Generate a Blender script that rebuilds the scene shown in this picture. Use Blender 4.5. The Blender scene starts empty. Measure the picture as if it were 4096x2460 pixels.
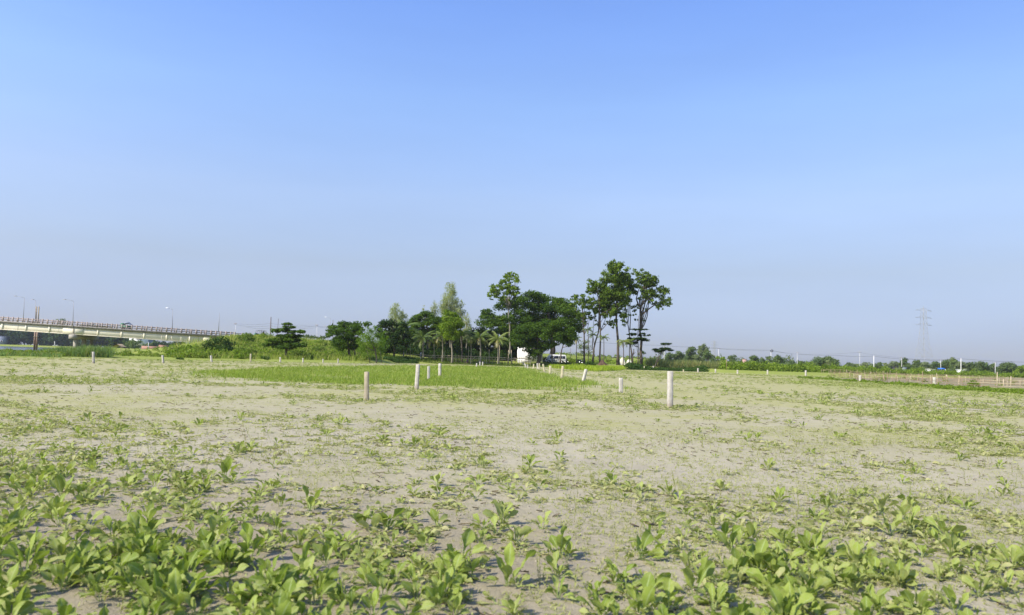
import bpy, math, random
import numpy as np
from mathutils import Vector, Matrix

rng = np.random.default_rng(11)
random.seed(5)
scene = bpy.context.scene
COL = scene.collection
PI = math.pi

# ------------------------------------------------------------------ camera
F_PX, CX, CY = 3000.0, 2048.0, 1230.0        # focal length in pixels of the 4096 x 2460 photograph
H = 1.4
ROLL = math.atan(0.0305)
PITCH = math.atan(207.5 * math.cos(ROLL) / F_PX)
_F = np.array([0, math.cos(PITCH), math.sin(PITCH)])
_U0 = np.array([0, -math.sin(PITCH), math.cos(PITCH)])
_R0 = np.array([1.0, 0, 0])
_R = math.cos(ROLL) * _R0 + math.sin(ROLL) * _U0
_U = -math.sin(ROLL) * _R0 + math.cos(ROLL) * _U0
CAM = np.array([0, 0, H])


def W(px, py, Y):
    """world point at forward distance Y that the photograph shows at (px, py)"""
    d = _F + (px - CX) / F_PX * _R - (py - CY) / F_PX * _U
    return CAM + d * (Y / d[1])


def project(P):
    v = np.asarray(P, float) - CAM
    dz = v @ _F
    return CX + F_PX * (v @ _R) / dz, CY - F_PX * (v @ _U) / dz


def horizon(px):
    return 1375 + 0.0305 * px


cam_d = bpy.data.cameras.new('camera')
cam = bpy.data.objects.new('camera', cam_d)
COL.objects.link(cam)
cam_d.sensor_width = 36.0
cam_d.lens = 36.0 * F_PX / 4096.0
cam_d.clip_start = 0.1
cam_d.clip_end = 12000
cam.matrix_world = Matrix(((_R[0], _U[0], -_F[0], 0), (_R[1], _U[1], -_F[1], 0), (_R[2], _U[2], -_F[2], H), (0, 0, 0, 1)))
scene.camera = cam
cam_d.dof.use_dof = True
cam_d.dof.focus_distance = 35
cam_d.dof.aperture_fstop = 2.8


# ------------------------------------------------------------------ small numeric helpers
def sstep(x, a, b):
    t = np.clip((np.asarray(x, float) - a) / (b - a), 0, 1)
    return t * t * (3 - 2 * t)


_perm = np.random.default_rng(3).random((256, 256))


def vnoise(x, y, s=1.0, seed=0):
    x = np.asarray(x, float) / s + seed * 17.31
    y = np.asarray(y, float) / s + seed * 9.77
    xi, yi = np.floor(x).astype(int), np.floor(y).astype(int)
    xf, yf = x - xi, y - yi
    xf, yf = xf * xf * (3 - 2 * xf), yf * yf * (3 - 2 * yf)
    g = lambda i, j: _perm[(xi + i) & 255, (yi + j) & 255]
    return (g(0, 0) * (1 - xf) + g(1, 0) * xf) * (1 - yf) + (g(0, 1) * (1 - xf) + g(1, 1) * xf) * yf


def fbm(x, y, s, seed=0, o=3):
    r, a, t = 0, 1, 0
    for k in range(o):
        r = r + a * vnoise(x, y, s / 2 ** k, seed + k * 5)
        t += a
        a *= 0.5
    return r / t


def unit(v):
    return v / np.maximum(np.linalg.norm(v, axis=-1, keepdims=True), 1e-9)


# ------------------------------------------------------------------ terrain
_EP = np.array([-400, 0, 400, 700, 1000, 1200, 1450, 1600, 1800, 2100, 2300, 2500, 2700, 2900, 3100, 3400, 3700, 4096, 4500], float)
_ED = np.array([78, 78, 98, 100, 112, 116, 127, 150, 158, 168, 160, 158, 172, 152, 148, 150, 200, 240, 240], float)
_EM = np.array([-.1, -.1, 0, .1, .2, .25, .35, .75, .95, .95, .8, .85, .85, .6, .5, .4, .3, .3, .3], float)
ROAD = np.array([(-66.5, 184.5), (-48, 201), (-12, 300), (50, 430), (140, 520), (300, 610), (700, 760), (1500, 1000)], float)
ROADZ = np.array([4.9, 4.9, 4.7, 4.4, 4.2, 3.6, 3.0, 2.5])


def road_dist(X, Y):
    best = np.full(X.shape, 1e9)
    zc = np.zeros(X.shape)
    side = np.zeros(X.shape)
    for i in range(len(ROAD) - 1):
        a, b = ROAD[i], ROAD[i + 1]
        ab = b - a
        t = np.clip(((X - a[0]) * ab[0] + (Y - a[1]) * ab[1]) / (ab @ ab), 0, 1)
        dx, dy = X - a[0] - t * ab[0], Y - a[1] - t * ab[1]
        d = np.hypot(dx, dy)
        m = d < best
        best = np.where(m, d, best)
        zc = np.where(m, ROADZ[i] * (1 - t) + ROADZ[i + 1] * t, zc)
        side = np.where(m, ab[0] * dy - ab[1] * dx, side)
    return best, zc, side


def ground_z(X, Y, detail=False):
    X = np.atleast_1d(np.asarray(X, float))
    Y = np.atleast_1d(np.asarray(Y, float))
    Ys = np.maximum(Y, 1.0)
    px = CX + F_PX * X / Ys
    px = np.where(Y < 1, 2048, px)
    ed = np.interp(px, _EP, _ED)
    em = np.interp(px, _EP, _EM)
    z = em * sstep(Y - ed, 0, 7)
    # low relief of the field
    z = z + 0.05 * (fbm(X, Y, 7, 2) - 0.5) * sstep(Y, 6, 14) * (1 - sstep(Y, 60, 100))
    # river on the left, behind the bridge
    u = X / Ys
    riv = (1 - sstep(u, -0.585, -0.555)) * sstep(Y, 165, 190) * (1 - sstep(Y, 640, 665))
    land = 0.9 * sstep(Y, 220, 420) * (1 - sstep(u, -0.42, -0.3))
    land = np.maximum(land, 0.9 * sstep(Y, 640, 670))
    z = np.maximum(z, land)
    z = z * (1 - riv) - 1.6 * riv
    # road embankment
    d, zc, side = road_dist(X, Y)
    near = side < 0
    first = (Y < 240) & (X < 0)
    slope = np.where(near & first, 0.105, 0.42)
    e = zc - slope * np.maximum(d - 5.0, 0)
    e = np.where(Y > 100, e, -9)
    cut = sstep(X + 0.10 * (180 - Y), -73, -66)
    e = e * cut - 5 * (1 - cut)
    z = np.where(e > z, e, z)
    if detail:
        n = 0.018 * (fbm(X, Y, 0.5, 7, 4) - 0.5) + 0.012 * (fbm(X, Y, 0.12, 9, 2) - 0.5)
        z = z + n * (1 - sstep(Y, 14, 30))
    return z


def gz(x, y):
    return float(ground_z(x, y)[0])


def on_ground(px, py, lo=2.0, hi=400.0):
    """where the ray through a pixel first meets the ground"""
    ts = np.geomspace(lo, hi, 900)
    d = _F + (px - CX) / F_PX * _R - (py - CY) / F_PX * _U
    P = CAM + d[None] * (ts / d[1])[:, None]
    zz = ground_z(P[:, 0], P[:, 1])
    k = np.argmax(P[:, 2] < zz)
    if P[k, 2] >= zz[k]:
        k = len(ts) - 1
    return P[k]


# ------------------------------------------------------------------ mesh builder
class MB:
    def __init__(self):
        self.V, self.Q, self.T, self.C, self.n = [], [], [], [], 0
        self.mq, self.mt = [], []

    def add(self, v, q=None, t=None, c=(0.5, 0.5, 0.5, 1), mi=0):
        v = np.asarray(v, float).reshape(-1, 3)
        if q is not None and len(q):
            q = np.asarray(q, int).reshape(-1, 4)
            self.Q.append(q + self.n)
            self.mq.append(np.full(len(q), mi))
        if t is not None and len(t):
            t = np.asarray(t, int).reshape(-1, 3)
            self.T.append(t + self.n)
            self.mt.append(np.full(len(t), mi))
        c = np.asarray(c, float)
        if c.ndim == 1:
            c = np.tile(c, (len(v), 1))
        self.V.append(v)
        self.C.append(c)
        self.n += len(v)
        return self

    def merge(self, o, M=None):
        V = np.concatenate(o.V)
        if M is not None:
            V = V @ M[:3, :3].T + M[:3, 3]
        self.V.append(V)
        self.C.append(np.concatenate(o.C))
        for s, d, ms, md in ((o.Q, self.Q, o.mq, self.mq), (o.T, self.T, o.mt, self.mt)):
            for a, m in zip(s, ms):
                d.append(a + self.n)
                md.append(m)
        self.n += len(V)

    def box(self, c, s, rz=0.0, c4=(0.5, 0.5, 0.5, 1), mi=0, ry=0.0, taper=1.0):
        c = np.asarray(c, float)
        hx, hy, hz = np.asarray(s, float) / 2
        v = np.array([(x * (taper if z > 0 else 1), y * (taper if z > 0 else 1), z) for z in (-hz, hz) for x, y in ((-hx, -hy), (hx, -hy), (hx, hy), (-hx, hy))])
        if ry:
            k = np.array(Matrix.Rotation(ry, 3, 'Y'))
            v = v @ k.T
        if rz:
            k = np.array(Matrix.Rotation(rz, 3, 'Z'))
            v = v @ k.T
        q = [(3, 2, 1, 0), (4, 5, 6, 7), (0, 1, 5, 4), (1, 2, 6, 5), (2, 3, 7, 6), (3, 0, 4, 7)]
        return self.add(v + c, q, c=c4, mi=mi)

    def tube(self, pts, rad, n=8, c4=(0.5, 0.5, 0.5, 1), cap=True, mi=0):
        pts = np.asarray(pts, float)
        rad = np.broadcast_to(np.asarray(rad, float), (len(pts),))
        tan = unit(np.gradient(pts, axis=0))
        ref = np.array([0.31, 0.95, 0.05]) if abs(tan[0][2]) > 0.8 else np.array([0, 0, 1.0])
        a = unit(np.cross(tan, ref))
        b = np.cross(tan, a)
        th = np.linspace(0, 2 * PI, n, endpoint=False)
        ring = pts[:, None] + rad[:, None, None] * (np.cos(th)[None, :, None] * a[:, None] + np.sin(th)[None, :, None] * b[:, None])
        m = len(pts)
        i = np.arange(m - 1)[:, None] * n
        j = np.arange(n)[None]
        j2 = (j + 1) % n
        q = np.stack([i + j, i + j2, i + n + j2, i + n + j], -1).reshape(-1, 4)
        v = ring.reshape(-1, 3)
        t = None
        if cap:
            v = np.concatenate([v, pts[:1], pts[-1:]])
            k = np.arange(n)
            k2 = (k + 1) % n
            t = np.concatenate([np.stack([k2, k, np.full(n, m * n)], -1), np.stack([(m - 1) * n + k, (m - 1) * n + k2, np.full(n, m * n + 1)], -1)])
        return self.add(v, q, t, c=c4, mi=mi)

    def grid(self, P, c=(0.5, 0.5, 0.5, 1), wrap=False, mi=0):
        P = np.asarray(P, float)
        a, b = P.shape[:2]
        i = np.arange(a - 1)[:, None] * b
        j = np.arange(b if wrap else b - 1)[None]
        j2 = (j + 1) % b
        q = np.stack([i + j, i + j2, i + b + j2, i + b + j], -1).reshape(-1, 4)
        return self.add(P.reshape(-1, 3), q, c=c, mi=mi)

    def prism(self, prof, y0, y1, mi=0, c4=(0.5, 0.5, 0.5, 1)):
        """closed x-z outline extruded along y"""
        prof = np.asarray(prof, float)
        n = len(prof)
        v = np.concatenate([np.c_[prof[:, 0], np.full(n, y0), prof[:, 1]], np.c_[prof[:, 0], np.full(n, y1), prof[:, 1]],
                            [[prof[:, 0].mean(), y0, prof[:, 1].mean()], [prof[:, 0].mean(), y1, prof[:, 1].mean()]]])
        k = np.arange(n)
        k2 = (k + 1) % n
        q = np.stack([k, k2, k2 + n, k + n], -1)
        t = np.concatenate([np.stack([k2, k, np.full(n, 2 * n)], -1), np.stack([k + n, k2 + n, np.full(n, 2 * n + 1)], -1)])
        return self.add(v, q, t, mi=mi, c=c4)

    def build(self, name, mat, parent=None, smooth=False, world=True):
        V = np.concatenate(self.V)
        C = np.concatenate(self.C)
        if parent is not None and world:
            off = np.zeros(3)
            p = parent
            while p is not None:
                off += np.array(p.location)
                p = p.parent
            V = V - off
        Q = np.concatenate(self.Q) if self.Q else np.zeros((0, 4), int)
        T = np.concatenate(self.T) if self.T else np.zeros((0, 3), int)
        me = bpy.data.meshes.new(name)
        me.vertices.add(len(V))
        me.vertices.foreach_set('co', V.astype(np.float32).ravel())
        nl = Q.size + T.size
        me.loops.add(nl)
        me.loops.foreach_set('vertex_index', np.concatenate([Q.ravel(), T.ravel()]).astype(np.int32))
        me.polygons.add(len(Q) + len(T))
        ls = np.concatenate([np.arange(len(Q)) * 4, Q.size + np.arange(len(T)) * 3])
        me.polygons.foreach_set('loop_start', ls.astype(np.int32))
        mats = mat if isinstance(mat, (list, tuple)) else [mat]
        for m in mats:
            me.materials.append(m)
        if len(mats) > 1:
            mi = np.concatenate((self.mq if self.mq else []) + (self.mt if self.mt else []))
            me.polygons.foreach_set('material_index', mi.astype(np.int32))
        if smooth:
            me.polygons.foreach_set('use_smooth', np.ones(len(Q) + len(T), bool))
        at = me.attributes.new('vc', 'FLOAT_COLOR', 'POINT')
        at.data.foreach_set('color', C.astype(np.float32).ravel())
        me.update(calc_edges=True)
        me.validate()
        o = bpy.data.objects.new(name, me)
        COL.objects.link(o)
        if parent is not None:
            o.parent = parent
        return o


def tag(o, label=None, cat=None, group=None, kind=None):
    if label:
        o['label'] = label
    if cat:
        o['category'] = cat
    if group:
        o['group'] = group
    if kind:
        o['kind'] = kind
    return o


def thing(name, label, cat, loc=(0, 0, 0), group=None):
    o = bpy.data.objects.new(name, None)
    COL.objects.link(o)
    o.empty_display_size = 0.2
    o.location = Vector([float(a) for a in loc])
    return tag(o, label, cat, group)


def copy_tree(o, parent=None):
    c = o.copy()
    COL.objects.link(c)
    c.parent = parent
    for ch in list(o.children):
        copy_tree(ch, c)
    return c


# ------------------------------------------------------------------ materials
def new_mat(name):
    m = bpy.data.materials.new(name)
    m.use_nodes = True
    nt = m.node_tree
    nt.nodes.clear()
    out = nt.nodes.new('ShaderNodeOutputMaterial')
    return m, nt, out


def mixc(nt, fac, a, b, mode='MIX'):
    n = nt.nodes.new('ShaderNodeMix')
    n.data_type = 'RGBA'
    n.blend_type = mode
    for s, v in ((n.inputs[0], fac), (n.inputs[6], a), (n.inputs[7], b)):
        if isinstance(v, bpy.types.NodeSocket):
            nt.links.new(v, s)
        elif isinstance(v, (int, float)):
            s.default_value = v
        else:
            s.default_value = (*v, 1) if len(v) == 3 else v
    return n.outputs[2]


def math_n(nt, op, a, b=None, c=None, clamp=False):
    n = nt.nodes.new('ShaderNodeMath')
    n.operation = op
    n.use_clamp = clamp
    for s, v in zip(n.inputs, (a, b, c)):
        if v is None:
            continue
        if isinstance(v, bpy.types.NodeSocket):
            nt.links.new(v, s)
        else:
            s.default_value = v
    return n.outputs[0]


def maprange(nt, v, a, b, c=0.0, d=1.0):
    n = nt.nodes.new('ShaderNodeMapRange')
    nt.links.new(v, n.inputs[0])
    n.inputs[1].default_value, n.inputs[2].default_value, n.inputs[3].default_value, n.inputs[4].default_value = a, b, c, d
    return n.outputs[0]


def noise_n(nt, scale, detail=4, vec=None, rough=0.55):
    n = nt.nodes.new('ShaderNodeTexNoise')
    n.inputs['Scale'].default_value = scale
    n.inputs['Detail'].default_value = detail
    n.inputs['Roughness'].default_value = rough
    if vec is not None:
        nt.links.new(vec, n.inputs['Vector'])
    return n.outputs['Fac']


def attr(nt):
    a = nt.nodes.new('ShaderNodeAttribute')
    a.attribute_name = 'vc'
    s = nt.nodes.new('ShaderNodeSeparateColor')
    nt.links.new(a.outputs['Color'], s.inputs[0])
    return s.outputs[0], s.outputs[1], s.outputs[2], a.outputs['Alpha']


def solid(name, col, rough=0.8, var=0.25, scale=3.0, col2=None, metal=0.0, bump=0.0, spec=0.3, stretch=None):
    m, nt, out = new_mat(name)
    p = nt.nodes.new('ShaderNodeBsdfPrincipled')
    tc = nt.nodes.new('ShaderNodeTexCoord')
    vec = tc.outputs['Object']
    if stretch:
        mp = nt.nodes.new('ShaderNodeMapping')
        mp.inputs['Scale'].default_value = stretch
        nt.links.new(vec, mp.inputs[0])
        vec = mp.outputs[0]
    f = noise_n(nt, scale, 5, vec)
    f = maprange(nt, f, 0.32, 0.68)
    c2 = col2 if col2 else tuple(a * (1 - var) for a in col)
    nt.links.new(mixc(nt, f, col, c2), p.inputs['Base Color'])
    p.inputs['Roughness'].default_value = rough
    p.inputs['Metallic'].default_value = metal
    p.inputs['Specular IOR Level'].default_value = spec
    if bump:
        b = nt.nodes.new('ShaderNodeBump')
        b.inputs['Strength'].default_value = bump
        b.inputs['Distance'].default_value = 0.02
        nt.links.new(noise_n(nt, scale * 8, 4, vec), b.inputs['Height'])
        nt.links.new(b.outputs[0], p.inputs['Normal'])
    nt.links.new(p.outputs[0], out.inputs[0])
    return m


def leaf_mat(name, dark, light, third=None, tr=0.35, rough=0.7, spec=0.1):
    """foliage: every leaf (R) and every clump (G) has its own shade between dark and light; B turns a leaf dry"""
    m, nt, out = new_mat(name)
    r, g, b, a = attr(nt)
    f = math_n(nt, 'ADD', math_n(nt, 'MULTIPLY', r, 0.5), math_n(nt, 'MULTIPLY', g, 0.5))
    col = mixc(nt, f, dark, light)
    if third:
        col = mixc(nt, b, col, third)
    p = nt.nodes.new('ShaderNodeBsdfPrincipled')
    p.inputs['Roughness'].default_value = rough
    p.inputs['Specular IOR Level'].default_value = spec
    nt.links.new(col, p.inputs['Base Color'])
    t = nt.nodes.new('ShaderNodeBsdfTranslucent')
    nt.links.new(mixc(nt, 1.0, col, (1.15, 1.25, 0.55), 'MULTIPLY'), t.inputs[0])
    mx = nt.nodes.new('ShaderNodeMixShader')
    mx.inputs[0].default_value = tr
    nt.links.new(p.outputs[0], mx.inputs[1])
    nt.links.new(t.outputs[0], mx.inputs[2])
    nt.links.new(mx.outputs[0], out.inputs[0])
    return m


def crop_mat(name):
    """broad crop leaf: R = distance from the midrib, G = along the leaf, B = shade of this leaf, A = dust / wilting"""
    m, nt, out = new_mat(name)
    r, g, b, a = attr(nt)
    oi = nt.nodes.new('ShaderNodeObjectInfo')
    fresh = mixc(nt, b, (0.145, 0.215, 0.022), (0.29, 0.365, 0.06))
    fresh = mixc(nt, math_n(nt, 'MULTIPLY', oi.outputs['Random'], 0.35), fresh, (0.33, 0.38, 0.085))
    dusty = mixc(nt, b, (0.37, 0.355, 0.15), (0.50, 0.465, 0.24))
    tc = nt.nodes.new('ShaderNodeTexCoord')
    spots = maprange(nt, noise_n(nt, 28, 4, tc.outputs['Object']), 0.4, 0.7, -0.18, 0.22)
    col = mixc(nt, math_n(nt, 'ADD', a, spots, clamp=True), fresh, dusty)
    # pale midrib and side veins
    rib = maprange(nt, r, 0.05, 0.16, 0.75, 0.0)
    sv = nt.nodes.new('ShaderNodeMath')
    sv.operation = 'FRACT'
    nt.links.new(math_n(nt, 'SUBTRACT', math_n(nt, 'MULTIPLY', g, 11.0), math_n(nt, 'MULTIPLY', r, 1.6)), sv.inputs[0])
    vein = maprange(nt, math_n(nt, 'ABSOLUTE', math_n(nt, 'SUBTRACT', sv.outputs[0], 0.5)), 0.0, 0.09, 0.28, 0.0)
    col = mixc(nt, math_n(nt, 'MAXIMUM', rib, vein), col, (0.34, 0.42, 0.17))
    p = nt.nodes.new('ShaderNodeBsdfPrincipled')
    p.inputs['Roughness'].default_value = 0.62
    p.inputs['Specular IOR Level'].default_value = 0.22
    nt.links.new(col, p.inputs['Base Color'])
    bp = nt.nodes.new('ShaderNodeBump')
    bp.inputs['Strength'].default_value = 0.5
    bp.inputs['Distance'].default_value = 0.006
    hgt = math_n(nt, 'ADD', noise_n(nt, 60, 3, tc.outputs['Object']), math_n(nt, 'MULTIPLY', vein, -1.5))
    nt.links.new(hgt, bp.inputs['Height'])
    nt.links.new(bp.outputs[0], p.inputs['Normal'])
    t = nt.nodes.new('ShaderNodeBsdfTranslucent')
    nt.links.new(mixc(nt, 1.0, col, (1.0, 1.1, 0.5), 'MULTIPLY'), t.inputs[0])
    mx = nt.nodes.new('ShaderNodeMixShader')
    mx.inputs[0].default_value = 0.36
    nt.links.new(p.outputs[0], mx.inputs[1])
    nt.links.new(t.outputs[0], mx.inputs[2])
    nt.links.new(mx.outputs[0], out.inputs[0])
    return m


def ground_mat():
    m, nt, out = new_mat('silt_soil')
    r, g, b, a = attr(nt)
    tc = nt.nodes.new('ShaderNodeTexCoord')
    v = tc.outputs['Object']
    big = maprange(nt, noise_n(nt, 0.11, 5, v), 0.36, 0.66)
    mp = nt.nodes.new('ShaderNodeMapping')
    mp.inputs['Scale'].default_value = (0.8, 2.6, 1)
    nt.links.new(v, mp.inputs[0])
    streak = maprange(nt, noise_n(nt, 1.1, 6, mp.outputs[0], 0.65), 0.35, 0.7)
    fine = maprange(nt, noise_n(nt, 9, 6, v, 0.7), 0.3, 0.72)
    col = mixc(nt, big, (0.355, 0.312, 0.226), (0.42, 0.375, 0.272))
    col = mixc(nt, math_n(nt, 'MULTIPLY', streak, 0.55), col, (0.475, 0.425, 0.32))
    col = mixc(nt, math_n(nt, 'MULTIPLY', fine, 0.35), col, (0.245, 0.215, 0.17))
    grit = maprange(nt, noise_n(nt, 70, 3, v, 0.8), 0.62, 0.72)
    col = mixc(nt, math_n(nt, 'MULTIPLY', grit, 0.35), col, (0.55, 0.51, 0.43))
    damp = maprange(nt, noise_n(nt, 0.55, 5, v, 0.6), 0.5, 0.68)
    col = mixc(nt, math_n(nt, 'MULTIPLY', damp, 0.45), col, (0.27, 0.235, 0.19))
    vor = nt.nodes.new('ShaderNodeTexVoronoi')
    vor.feature = 'DISTANCE_TO_EDGE'
    vor.inputs['Scale'].default_value = 7.0
    wv = nt.nodes.new('ShaderNodeVectorMath')
    wv.operation = 'ADD'
    nn = nt.nodes.new('ShaderNodeTexNoise')
    nn.inputs['Scale'].default_value = 5.0
    nt.links.new(v, nn.inputs['Vector'])
    nt.links.new(v, wv.inputs[0])
    nt.links.new(nn.outputs['Color'], wv.inputs[1])
    nt.links.new(wv.outputs[0], vor.inputs['Vector'])
    crack = math_n(nt, 'MULTIPLY', maprange(nt, vor.outputs['Distance'], 0.0, 0.03, 1.0, 0.0), maprange(nt, noise_n(nt, 0.9, 3, v), 0.5, 0.65))
    col = mixc(nt, math_n(nt, 'MULTIPLY', crack, 0.5), col, (0.17, 0.145, 0.11))
    col = mixc(nt, math_n(nt, 'SUBTRACT', 1.0, a), col, mixc(nt, 1.0, col, (0.72, 0.68, 0.66), 'MULTIPLY'))      # soil darker toward the camera, most of all on the left
    # thin seedlings and moss between the plants (R), lush grass (G), brown litter (B)
    mot = maprange(nt, noise_n(nt, 2.3, 5, v, 0.7), 0.35, 0.65, 0.35, 1.1)
    col = mixc(nt, math_n(nt, 'MULTIPLY', r, mot, clamp=True), col, (0.315, 0.305, 0.11))
    col = mixc(nt, g, col, mixc(nt, fine, (0.20, 0.235, 0.04), (0.26, 0.295, 0.06)))
    col = mixc(nt, math_n(nt, 'MULTIPLY', b, maprange(nt, fine, 0, 1, 0.6, 1.0)), col, (0.205, 0.155, 0.125))
    p = nt.nodes.new('ShaderNodeBsdfPrincipled')
    p.inputs['Roughness'].default_value = 0.95
    p.inputs['Specular IOR Level'].default_value = 0.1
    nt.links.new(col, p.inputs['Base Color'])
    b1 = nt.nodes.new('ShaderNodeBump')
    b1.inputs['Strength'].default_value = 0.8
    b1.inputs['Distance'].default_value = 0.03
    hh = math_n(nt, 'ADD', noise_n(nt, 6, 6, v, 0.7), math_n(nt, 'MULTIPLY', noise_n(nt, 45, 4, v, 0.7), 0.35))
    nt.links.new(hh, b1.inputs['Height'])
    nt.links.new(b1.outputs[0], p.inputs['Normal'])
    nt.links.new(p.outputs[0], out.inputs[0])
    return m


M = {}
M['ground'] = ground_mat()
M['crop'] = crop_mat('crop_leaf')
M['seedling'] = leaf_mat('seedling_leaf', (0.27, 0.30, 0.08), (0.42, 0.43, 0.17), (0.46, 0.40, 0.22), 0.35)
M['grass'] = leaf_mat('grass_blade', (0.17, 0.245, 0.034), (0.275, 0.345, 0.07), (0.44, 0.40, 0.14), 0.4)
M['yellowcrop'] = leaf_mat('young_crop_leaf', (0.22, 0.31, 0.025), (0.36, 0.44, 0.05), (0.36, 0.36, 0.1), 0.45)
M['reed'] = leaf_mat('reed_leaf', (0.10, 0.17, 0.05), (0.20, 0.28, 0.09), (0.33, 0.29, 0.12), 0.35)
M['bush'] = leaf_mat('undergrowth_leaf', (0.075, 0.135, 0.014), (0.24, 0.33, 0.035), (0.27, 0.25, 0.08), 0.4)
M['vine'] = leaf_mat('vine_leaf', (0.09, 0.15, 0.016), (0.25, 0.34, 0.04), (0.25, 0.24, 0.08), 0.4)
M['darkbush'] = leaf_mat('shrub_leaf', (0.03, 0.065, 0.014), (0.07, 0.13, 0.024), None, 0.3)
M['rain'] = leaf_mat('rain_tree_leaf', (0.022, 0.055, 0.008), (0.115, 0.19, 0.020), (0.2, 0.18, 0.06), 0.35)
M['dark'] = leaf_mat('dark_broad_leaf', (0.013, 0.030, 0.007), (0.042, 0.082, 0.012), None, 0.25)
M['tall'] = leaf_mat('tall_tree_leaf', (0.026, 0.058, 0.009), (0.165, 0.24, 0.026), (0.2, 0.2, 0.05), 0.35)
M['euca'] = leaf_mat('eucalyptus_leaf', (0.26, 0.30, 0.14), (0.42, 0.45, 0.22), None, 0.45)
M['mound'] = leaf_mat('mound_weed_leaf', (0.055, 0.105, 0.016), (0.15, 0.21, 0.035), (0.3, 0.26, 0.1), 0.35)
M['feather'] = leaf_mat('feathery_leaf', (0.09, 0.17, 0.02), (0.18, 0.28, 0.035), None, 0.45)
M['tier'] = leaf_mat('tiered_tree_leaf', (0.03, 0.07, 0.012), (0.13, 0.21, 0.025), (0.2, 0.16, 0.08), 0.3)
M['bright'] = leaf_mat('bright_crown_leaf', (0.05, 0.10, 0.010), (0.22, 0.31, 0.025), (0.36, 0.30, 0.04), 0.4)
M['palm'] = leaf_mat('palm_leaflet', (0.06, 0.11, 0.018), (0.19, 0.25, 0.045), (0.3, 0.27, 0.11), 0.3, 0.4, 0.4)
M['palmpale'] = leaf_mat('pale_palm_leaflet', (0.13, 0.18, 0.03), (0.30, 0.34, 0.09), (0.38, 0.33, 0.14), 0.35, 0.4, 0.4)
M['fargreen'] = leaf_mat('far_leaf', (0.06, 0.105, 0.036), (0.15, 0.20, 0.055), (0.22, 0.22, 0.1), 0.3)
M['farpale'] = leaf_mat('far_pale_leaf', (0.13, 0.17, 0.07), (0.22, 0.26, 0.11), None, 0.35)
M['farwood'] = leaf_mat('far_wood_leaf', (0.02, 0.045, 0.02), (0.05, 0.09, 0.03), None, 0.25)
M['bark'] = solid('grey_brown_bark', (0.13, 0.105, 0.08), 0.9, 0.45, 2.5, bump=0.6, stretch=(1, 1, 0.35))
M['palebark'] = solid('pale_bark', (0.27, 0.24, 0.18), 0.9, 0.4, 2.5, bump=0.5, stretch=(1, 1, 0.5))


def post_mat(name, c1, c2, mud=(0.30, 0.25, 0.19)):
    """weathered cast concrete: blotches, dark run marks, pits, and mud splashed on the foot"""
    m, nt, out = new_mat(name)
    tc = nt.nodes.new('ShaderNodeTexCoord')
    oi = nt.nodes.new('ShaderNodeObjectInfo')
    off = nt.nodes.new('ShaderNodeVectorMath')
    off.operation = 'MULTIPLY_ADD'
    nt.links.new(oi.outputs['Random'], off.inputs[0])
    off.inputs[1].default_value = (37, 19, 53)
    nt.links.new(tc.outputs['Object'], off.inputs[2])
    v = off.outputs[0]
    mp = nt.nodes.new('ShaderNodeMapping')
    mp.inputs['Scale'].default_value = (14, 14, 1.6)
    nt.links.new(v, mp.inputs[0])
    run = maprange(nt, noise_n(nt, 1.0, 5, mp.outputs[0], 0.6), 0.42, 0.7)
    blot = maprange(nt, noise_n(nt, 7, 5, v, 0.6), 0.35, 0.65)
    col = mixc(nt, blot, c1, c2)
    col = mixc(nt, math_n(nt, 'MULTIPLY', run, 0.5), col, tuple(x * 0.55 for x in c2))
    pits = maprange(nt, noise_n(nt, 55, 3, v, 0.6), 0.66, 0.72)
    col = mixc(nt, math_n(nt, 'MULTIPLY', pits, 0.6), col, (0.16, 0.14, 0.11))
    sx = nt.nodes.new('ShaderNodeSeparateXYZ')
    nt.links.new(tc.outputs['Object'], sx.inputs[0])
    spl = math_n(nt, 'ADD', sx.outputs[2], math_n(nt, 'MULTIPLY', noise_n(nt, 12, 4, v), -0.35))
    col = mixc(nt, maprange(nt, spl, -0.12, 0.05, 0.8, 0.0), col, mud)
    p = nt.nodes.new('ShaderNodeBsdfPrincipled')
    p.inputs['Roughness'].default_value = 0.92
    p.inputs['Specular IOR Level'].default_value = 0.15
    nt.links.new(col, p.inputs['Base Color'])
    b = nt.nodes.new('ShaderNodeBump')
    b.inputs['Strength'].default_value = 0.7
    b.inputs['Distance'].default_value = 0.01
    nt.links.new(math_n(nt, 'ADD', noise_n(nt, 30, 5, v, 0.7), math_n(nt, 'MULTIPLY', pits, -0.8)), b.inputs['Height'])
    nt.links.new(b.outputs[0], p.inputs['Normal'])
    nt.links.new(p.outputs[0], out.inputs[0])
    return m


M['concrete'] = post_mat('weathered_concrete', (0.56, 0.525, 0.445), (0.44, 0.41, 0.345))
M['concrete_y'] = post_mat('stained_concrete', (0.54, 0.49, 0.30), (0.44, 0.40, 0.26))
M['concrete_b'] = post_mat('brownish_concrete', (0.47, 0.405, 0.28), (0.40, 0.345, 0.24))
M['clod'] = solid('soil_clod', (0.36, 0.32, 0.25), 0.95, 0.3, 6, (0.25, 0.22, 0.17))
M['litter'] = leaf_mat('dead_leaf', (0.08, 0.06, 0.04), (0.42, 0.36, 0.24), None, 0.1)
M['girder'] = solid('cream_painted_girder', (0.78, 0.72, 0.575), 0.85, 0.2, 0.5, (0.66, 0.60, 0.46), bump=0.2, stretch=(1, 1, 3))
M['deckedge'] = solid('dark_stained_concrete', (0.28, 0.26, 0.22), 0.9, 0.3, 1.2, (0.17, 0.155, 0.13))
M['rail'] = solid('pinkish_grey_concrete_rail', (0.37, 0.305, 0.28), 0.9, 0.3, 1.0, (0.27, 0.22, 0.20))
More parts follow.
